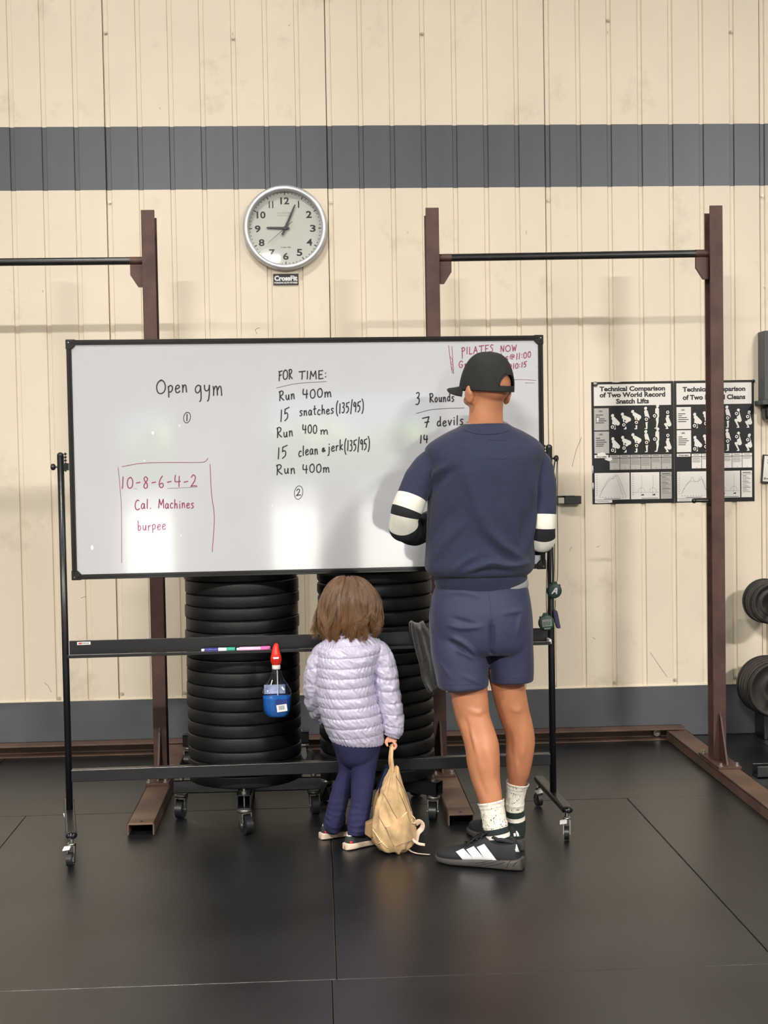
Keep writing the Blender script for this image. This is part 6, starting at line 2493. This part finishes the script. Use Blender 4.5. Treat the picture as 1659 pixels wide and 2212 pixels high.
crp.color_ramp.elements[1].color = lin((206, 164, 112))
e2 = crp.color_ramp.elements.new(.42)
e2.color = lin((118, 86, 60))
nt.links.new(add.outputs[0], crp.inputs[0])
nt.links.new(crp.outputs[0], b_.inputs['Base Color'])

HS = [(1244, 735, 770, .014), (1248, 722, 786, .042), (1259, 709, 801, .072), (1276, 697, 814, .090), (1298, 689, 823, .098), (1322, 686, 823, .098), (1342, 687, 821, .094), (1356, 692, 814, .084), (1364, 704, 802, .066)]
S = [(K((l + r) / 2, y, .012), Vector((1, 0, -.04)), Vector((0, 1, 0)), (r - l) / 2 / PC - .010, d - .010, 2.1) for y, l, r, d in HS]
gh, th_ = loft_grid(S, 96, 8)
nrh = grid_normals(gh)
gs = gh.copy()
for i in range(gh.shape[0]):
    for k in range(96):
        a = 2 * PI * k / 96
        v = .008 * noise.noise(Vector((a * 5 + 1.2 * math.sin(th_[i] * 22), th_[i] * 5, 2))) + .004 * noise.noise(Vector((a * 15 + math.sin(th_[i] * 40), th_[i] * 8, 7)))
        gs[i, k] += nrh[i, k] * (v - .002)


def hair_tone(name, rgb, tip):
    """hair colour that lightens towards the sun-bleached ends"""
    m = mat(name, rgb, .36, spec=.55)
    nt = m.node_tree
    tc = nt.nodes.new('ShaderNodeTexCoord')
    sp = nt.nodes.new('ShaderNodeSeparateXYZ')
    nt.links.new(tc.outputs['Object'], sp.inputs[0])
    r = nt.nodes.new('ShaderNodeMapRange')
    r.inputs['From Min'].default_value = K(755, 1285).z
    r.inputs['From Max'].default_value = K(755, 1366).z
    nt.links.new(sp.outputs['Z'], r.inputs[0])
    x = nt.nodes.new('ShaderNodeMixRGB')
    x.inputs[1].default_value = lin(rgb)
    x.inputs[2].default_value = lin(tip)
    nt.links.new(r.outputs[0], x.inputs[0])
    nt.links.new(x.outputs[0], nt.nodes['Principled BSDF'].inputs['Base Color'])
    return m


HMATS = [hair_tone('hair_dark_brown', (104, 78, 56), (128, 94, 62)), hair_tone('hair_brown', (184, 148, 110), (226, 182, 126)),
         hair_tone('hair_light_brown', (224, 184, 138), (252, 214, 152)), hair_tone('hair_sun_bleached', (250, 218, 170), (255, 240, 190))]
hob = MB().grid(gs).build('hair', M_hair, kid)
cu = bpy.data.curves.new('loose_strands', 'CURVE')
cu.dimensions = '3D'
cu.bevel_depth = .00062
cu.bevel_resolution = 0
cu.resolution_u = 1
rs = random.Random(12)
NT = gh.shape[0]
Lk = Vector(kid.location)


def hp(fi, a):
    fi = min(max(fi, 0), NT - 1.001)
    i = int(fi)
    f = fi - i
    ka = (a / (2 * PI) * 96) % 96
    k = int(ka)
    fk = ka - k
    k2 = (k + 1) % 96
    P = (gh[i, k] * (1 - fk) + gh[i, k2] * fk) * (1 - f) + (gh[i + 1, k] * (1 - fk) + gh[i + 1, k2] * fk) * f
    return P, nrh[i, k]


# wavy locks: each has its own sway, wave, length, lift and colour
NL = 130
locks = []
for q in range(NL):
    locks.append(dict(a=2 * PI * q / NL + rs.uniform(-.1, .1), sw=max(-.38, min(.38, rs.gauss(0, .26))), ph=rs.uniform(0, 6.3), wa=rs.uniform(.06, .26), wf=rs.uniform(4, 9),
                      end=rs.choice([.72, .85, .95, 1.0, 1.0]), lift=rs.uniform(-.003, .016), flick=rs.choice([-.010, -.004, .006, .014, .026]),
                      st=rs.choice([0, 0, .05, .12, .25, .38]), tone=rs.choice([0, 1, 1, 1, 2, 2, 3]), dr=rs.gauss(0, .9)))
for q in range(8200):
    L_ = locks[q % NL]
    s0 = (L_['st'] + abs(rs.gauss(0, .05))) * NT + 2
    s1 = NT * min(1.0, L_['end'] + rs.uniform(-.06, .03))
    n = 11
    sp = rs.gauss(0, .055)
    lf = L_['lift'] + rs.uniform(-.002, .003)
    pts = []
    for j in range(n):
        f = j / (n - 1)
        aa = L_['a'] + sp * (1 - .45 * f) + L_['sw'] * f * f + L_['wa'] * f * math.sin(L_['ph'] + f * L_['wf'])
        P, N = hp(s0 + (s1 - s0) * f, aa)
        o = lf * math.sin(min(1, f * 1.25) * PI / 2) * (.5 + .5 * f) + L_['flick'] * max(0, f - .65) / .35 + .002 * math.sin(L_['ph'] * 2 + f * 11)
        pts.append(P + N * o)
    d = np.array(pts[-1]) - np.array(pts[-2])
    d = d / max(np.linalg.norm(d), 1e-6)
    tl = rs.uniform(.003, .018)
    dirn = d * .55 + np.array([L_['dr'] * .6 + rs.gauss(0, .2), rs.gauss(0, .25), -.6])
    mid = pts[-1] + dirn * tl * .6
    pts.append(mid)
    pts.append(mid + (dirn + np.array([L_['dr'] * .5, 0, .25])) * tl * .5)
    sp_ = cu.splines.new('POLY')
    sp_.points.add(len(pts) - 1)
    tn = L_['tone'] if rs.random() < .7 else rs.choice([0, 1, 2, 2, 3])
    sp_.material_index = tn
    for j, p in enumerate(pts):
        sp_.points[j].co = (p[0] - Lk.x, p[1] - Lk.y, p[2] - Lk.z, 1)
        sp_.points[j].radius = (1 - .7 * (j / len(pts)) ** 2) * rs.uniform(.7, 1.2)
for m_ in HMATS:
    cu.materials.append(m_)
so_ = bpy.data.objects.new('loose_strands', cu)
COL.objects.link(so_)
so_.parent = hob
so_['kind'] = 'stuff'

# ---- shoes
for Hh, a in ((hKL, aKL), (hKR, aKR)):
    o, up, Rm = shoe(kid, Hh, a, .158, (M_kshoe, M_ksole, M_klin, M_kshoe), 1.12, 1.0, (.046, .036))
    bk = bvh_of([up])
    c = Rm @ Vector((.006, -.02, .045))
    tgm = MB()
    R2 = Rm.to_3x3()
    tgm.box(Rm @ Vector((.0075, -.0175, .0285)), (.010, .003, .009), M=R2 @ Matrix.Rotation(-.9, 3, 'Z'))
    tgm.build('heel_tag', M_kred, o)

# ================================================================== THE BAG
M_canvas = mat('tan_canvas', (188, 156, 114), .88, var=.22, vscale=16, bump=.4, bscale=260, sheen=.1)
M_canvasd = mat('brown_canvas', (138, 108, 76), .9, var=.15, vscale=18, bump=.4, bscale=260)
M_piping = mat('pale_piping', (224, 204, 160), .8)
M_strap = mat('pale_pink_webbing', (222, 196, 176), .85, bump=.4, bscale=300)
M_zip = mat('dark_zip_line', (104, 78, 52), .9)
YB = -1.848
bag = thing('backpack', 'small tan canvas backpack resting on the floor, held by its loop by the child', 'bag', (.26, YB, 0))


def Bp(x, y, dy=0.0):
    return at(x, y, YB + dy)


PB = 605.0
BS = [(1656, 846, 857, .006), (1661, 842, 860, .014), (1670, 837, 863, .022), (1690, 829, 868.5, .034), (1715, 820.5, 876, .044), (1740, 812, 885, .052), (1765, 806, 892, .058), (1790, 801, 898, .062), (1808, 802, 897, .062),
      (1822, 809, 888, .058), (1832, 820, 876, .048), (1838.5, 836, 864, .028)]
S = [(Bp((l + r) / 2, y), Vector((1, 0, 0)), Vector((0, 1, 0)), (r - l) / 2 / PB, d, 2.25) for y, l, r, d in BS]
g, t = loft_grid(S, 90, 12)
nr = grid_normals(g)
for i in range(g.shape[0]):
    f = i / (g.shape[0] - 1)
    for k in range(90):
        p = g[i, k]
        a = 2 * PI * k / 90
        v = .009 * noise.noise(Vector((a * 2.6, t[i] * 5, 1.0))) * (.4 + f) + .0055 * (.5 - abs(noise.noise(Vector((p[0] * 30 + p[2] * 10, p[1] * 30, p[2] * 9))) * 2))
        v += .004 * math.sin(a * 9 + 2 * noise.noise(Vector((a, t[i] * 9, 0)))) * max(0, .35 - f) / .35
        g[i, k] += nr[i, k] * v
bm_ = MB().grid(g)
sack = bm_.build('sack', M_canvas, bag)
bb = bvh_of([bm_])
# front pocket panel, slightly raised
pk = MB()
a_, b_, c_, d_ = (834, 1788), (877, 1757), (893, 1812), (852, 1828)
nu, nv = 14, 12
gp = []
for j in range(nv + 1):
    for i in range(nu + 1):
        u, v = i / nu, j / nv
        x = (a_[0] * (1 - u) + b_[0] * u) * (1 - v) + (d_[0] * (1 - u) + c_[0] * u) * v
        y = (a_[1] * (1 - u) + b_[1] * u) * (1 - v) + (d_[1] * (1 - u) + c_[1] * u) * v
        h = hit(bb, x, y, .0042 + .006 * math.sin(PI * u) * math.sin(PI * min(1, v + .12)))
        gp.append(h[0] if h else None)
pfs = []
for j in range(nv):
    for i in range(nu):
        q = [j * (nu + 1) + i, j * (nu + 1) + i + 1, (j + 1) * (nu + 1) + i + 1, (j + 1) * (nu + 1) + i]
        if all(gp[x] is not None for x in q):
            pfs.append(tuple(q))
pk.add([x if x is not None else Bp(850, 1790) for x in gp], pfs, 0, True)
pko = pk.build('front_pocket', M_canvas, bag)
pp = MB()
seam(bb, [(833, 1786.5), (845, 1781), (862, 1770), (878, 1754.5)], .0022, pp, off=.0035)
seam(bb, [(805.5, 1791), (812, 1800), (822, 1816), (838, 1832)], .0018, pp, off=.002)
seam(bb, [(817, 1823), (826, 1817)], .0015, pp, off=.002)
pp.build('piping', M_piping, bag)
zp = MB()
seam(bb, [(829, 1715), (838, 1732), (848, 1752), (858, 1768)], .0011, zp, off=.0005)
seam(bb, [(855, 1676), (862, 1688), (871, 1703), (882, 1735), (888, 1752)], .0012, zp, off=.0005)
seam(bb, [(818, 1763), (827, 1779), (838, 1800), (846, 1815)], .0010, zp, off=.0005)
seam(bb, [(862, 1712), (870, 1730), (878, 1750)], .0011, zp, off=.0003)
zp.build('zip_seams', M_zip, bag)
# left side pocket flap, dark inside panel
sdp = MB()
sdp.prism([(0, 0), (-.030, -.012), (-.034, -.050), (-.012, -.066), (.006, -.05)], Bp(808, 1772, -.02), (1, 0, 0), (0, 0, 1), (0, .035, 0))
sdp.prism([(0, 0), (.013, .02), (.002, -.085), (-.012, -.11), (-.010, -.04)], Bp(812, 1714, .015), (1, 0, 0), (0, 0, 1), (0, .012, 0))
sdp.build('side_pocket', M_canvasd, bag, bevel=.003)


def webbing(pts, w, name, ref, mm):
    b = MB()
    b.tube(pts, [(w / 2, .0016)] * len(pts), n=10, m=6, ref=ref)
    return b.build(name, mm, bag)


hy = -.012
HT = hd + Vector((-.004, 0, -.013))
webbing([Bp(849, 1668, -.014), Bp(847.5, 1650, -.012), Bp(846, 1634, -.006), HT + Vector((.004, -.009, -.004)), HT + Vector((.003, -.002, .0045)), HT + Vector((.002, .008, -.002)), Bp(842, 1640, .010), Bp(845, 1664, .012)], .011, 'grab_loop', Vector((0, 1, .2)), M_canvas)
webbing([Bp(897, 1780, -.02), Bp(906, 1774.5, -.03), Bp(913, 1780, -.035), Bp(911, 1790, -.03), Bp(903, 1799, -.025), Bp(899.5, 1813, -.02), Bp(898, 1822, -.02)], .020, 'shoulder_strap', Vector((0, 1, 0)), M_strap)
webbing([Bp(889, 1806, -.03), Bp(893, 1815, -.04), Bp(904, 1822.5, -.05), Bp(918, 1825, -.055)], .010, 'strap_tail', Vector((0, 1, .6)), M_strap)
f0 = [atz(x, y, z) for x, y, z in ((889, 1812, .03), (882, 1823, .016), (884, 1836, .006), (899, 1843, .004), (914, 1845, .0035), (929, 1846, .0035))]
webbing(f0, .011, 'strap_tail', Vector((0, -.8, .6)), M_strap)
MB().tube([Bp(891, 1762, -.035), Bp(896, 1768, -.04), Bp(897.5, 1778, -.035), Bp(891, 1777, -.035), Bp(889, 1769, -.035)], .0015, n=8, m=5).build('strap_ring', M_piping, bag)

# a book with dark blue cover standing out of the bag's opening
M_book = mat('dark_blue_cover', (24, 38, 62), .3, var=.4, vscale=30)
M_page = mat('book_pages', (186, 196, 212), .7)
bk0 = Bp(826.5, 1682, .052)
bkt = thing('book', 'dark blue book sticking up from the left side of the tan backpack', 'book', bk0)
top, bot = Bp(836, 1655, .052), Bp(817, 1708, .052)
ax_ = (top - bot).normalized()
wd_ = Vector((ax_.z, 0, -ax_.x))
Rb = Matrix((wd_, Vector((0, 1, 0)), ax_)).transposed()
L = (top - bot).length
MB().box(bk0, (.014, .062, L), M=Rb).build('cover', M_book, bkt, bevel=.002)
MB().box(bk0 + wd_ * .0062, (.0022, .064, L * .92), M=Rb).build('pages', M_page, bkt)
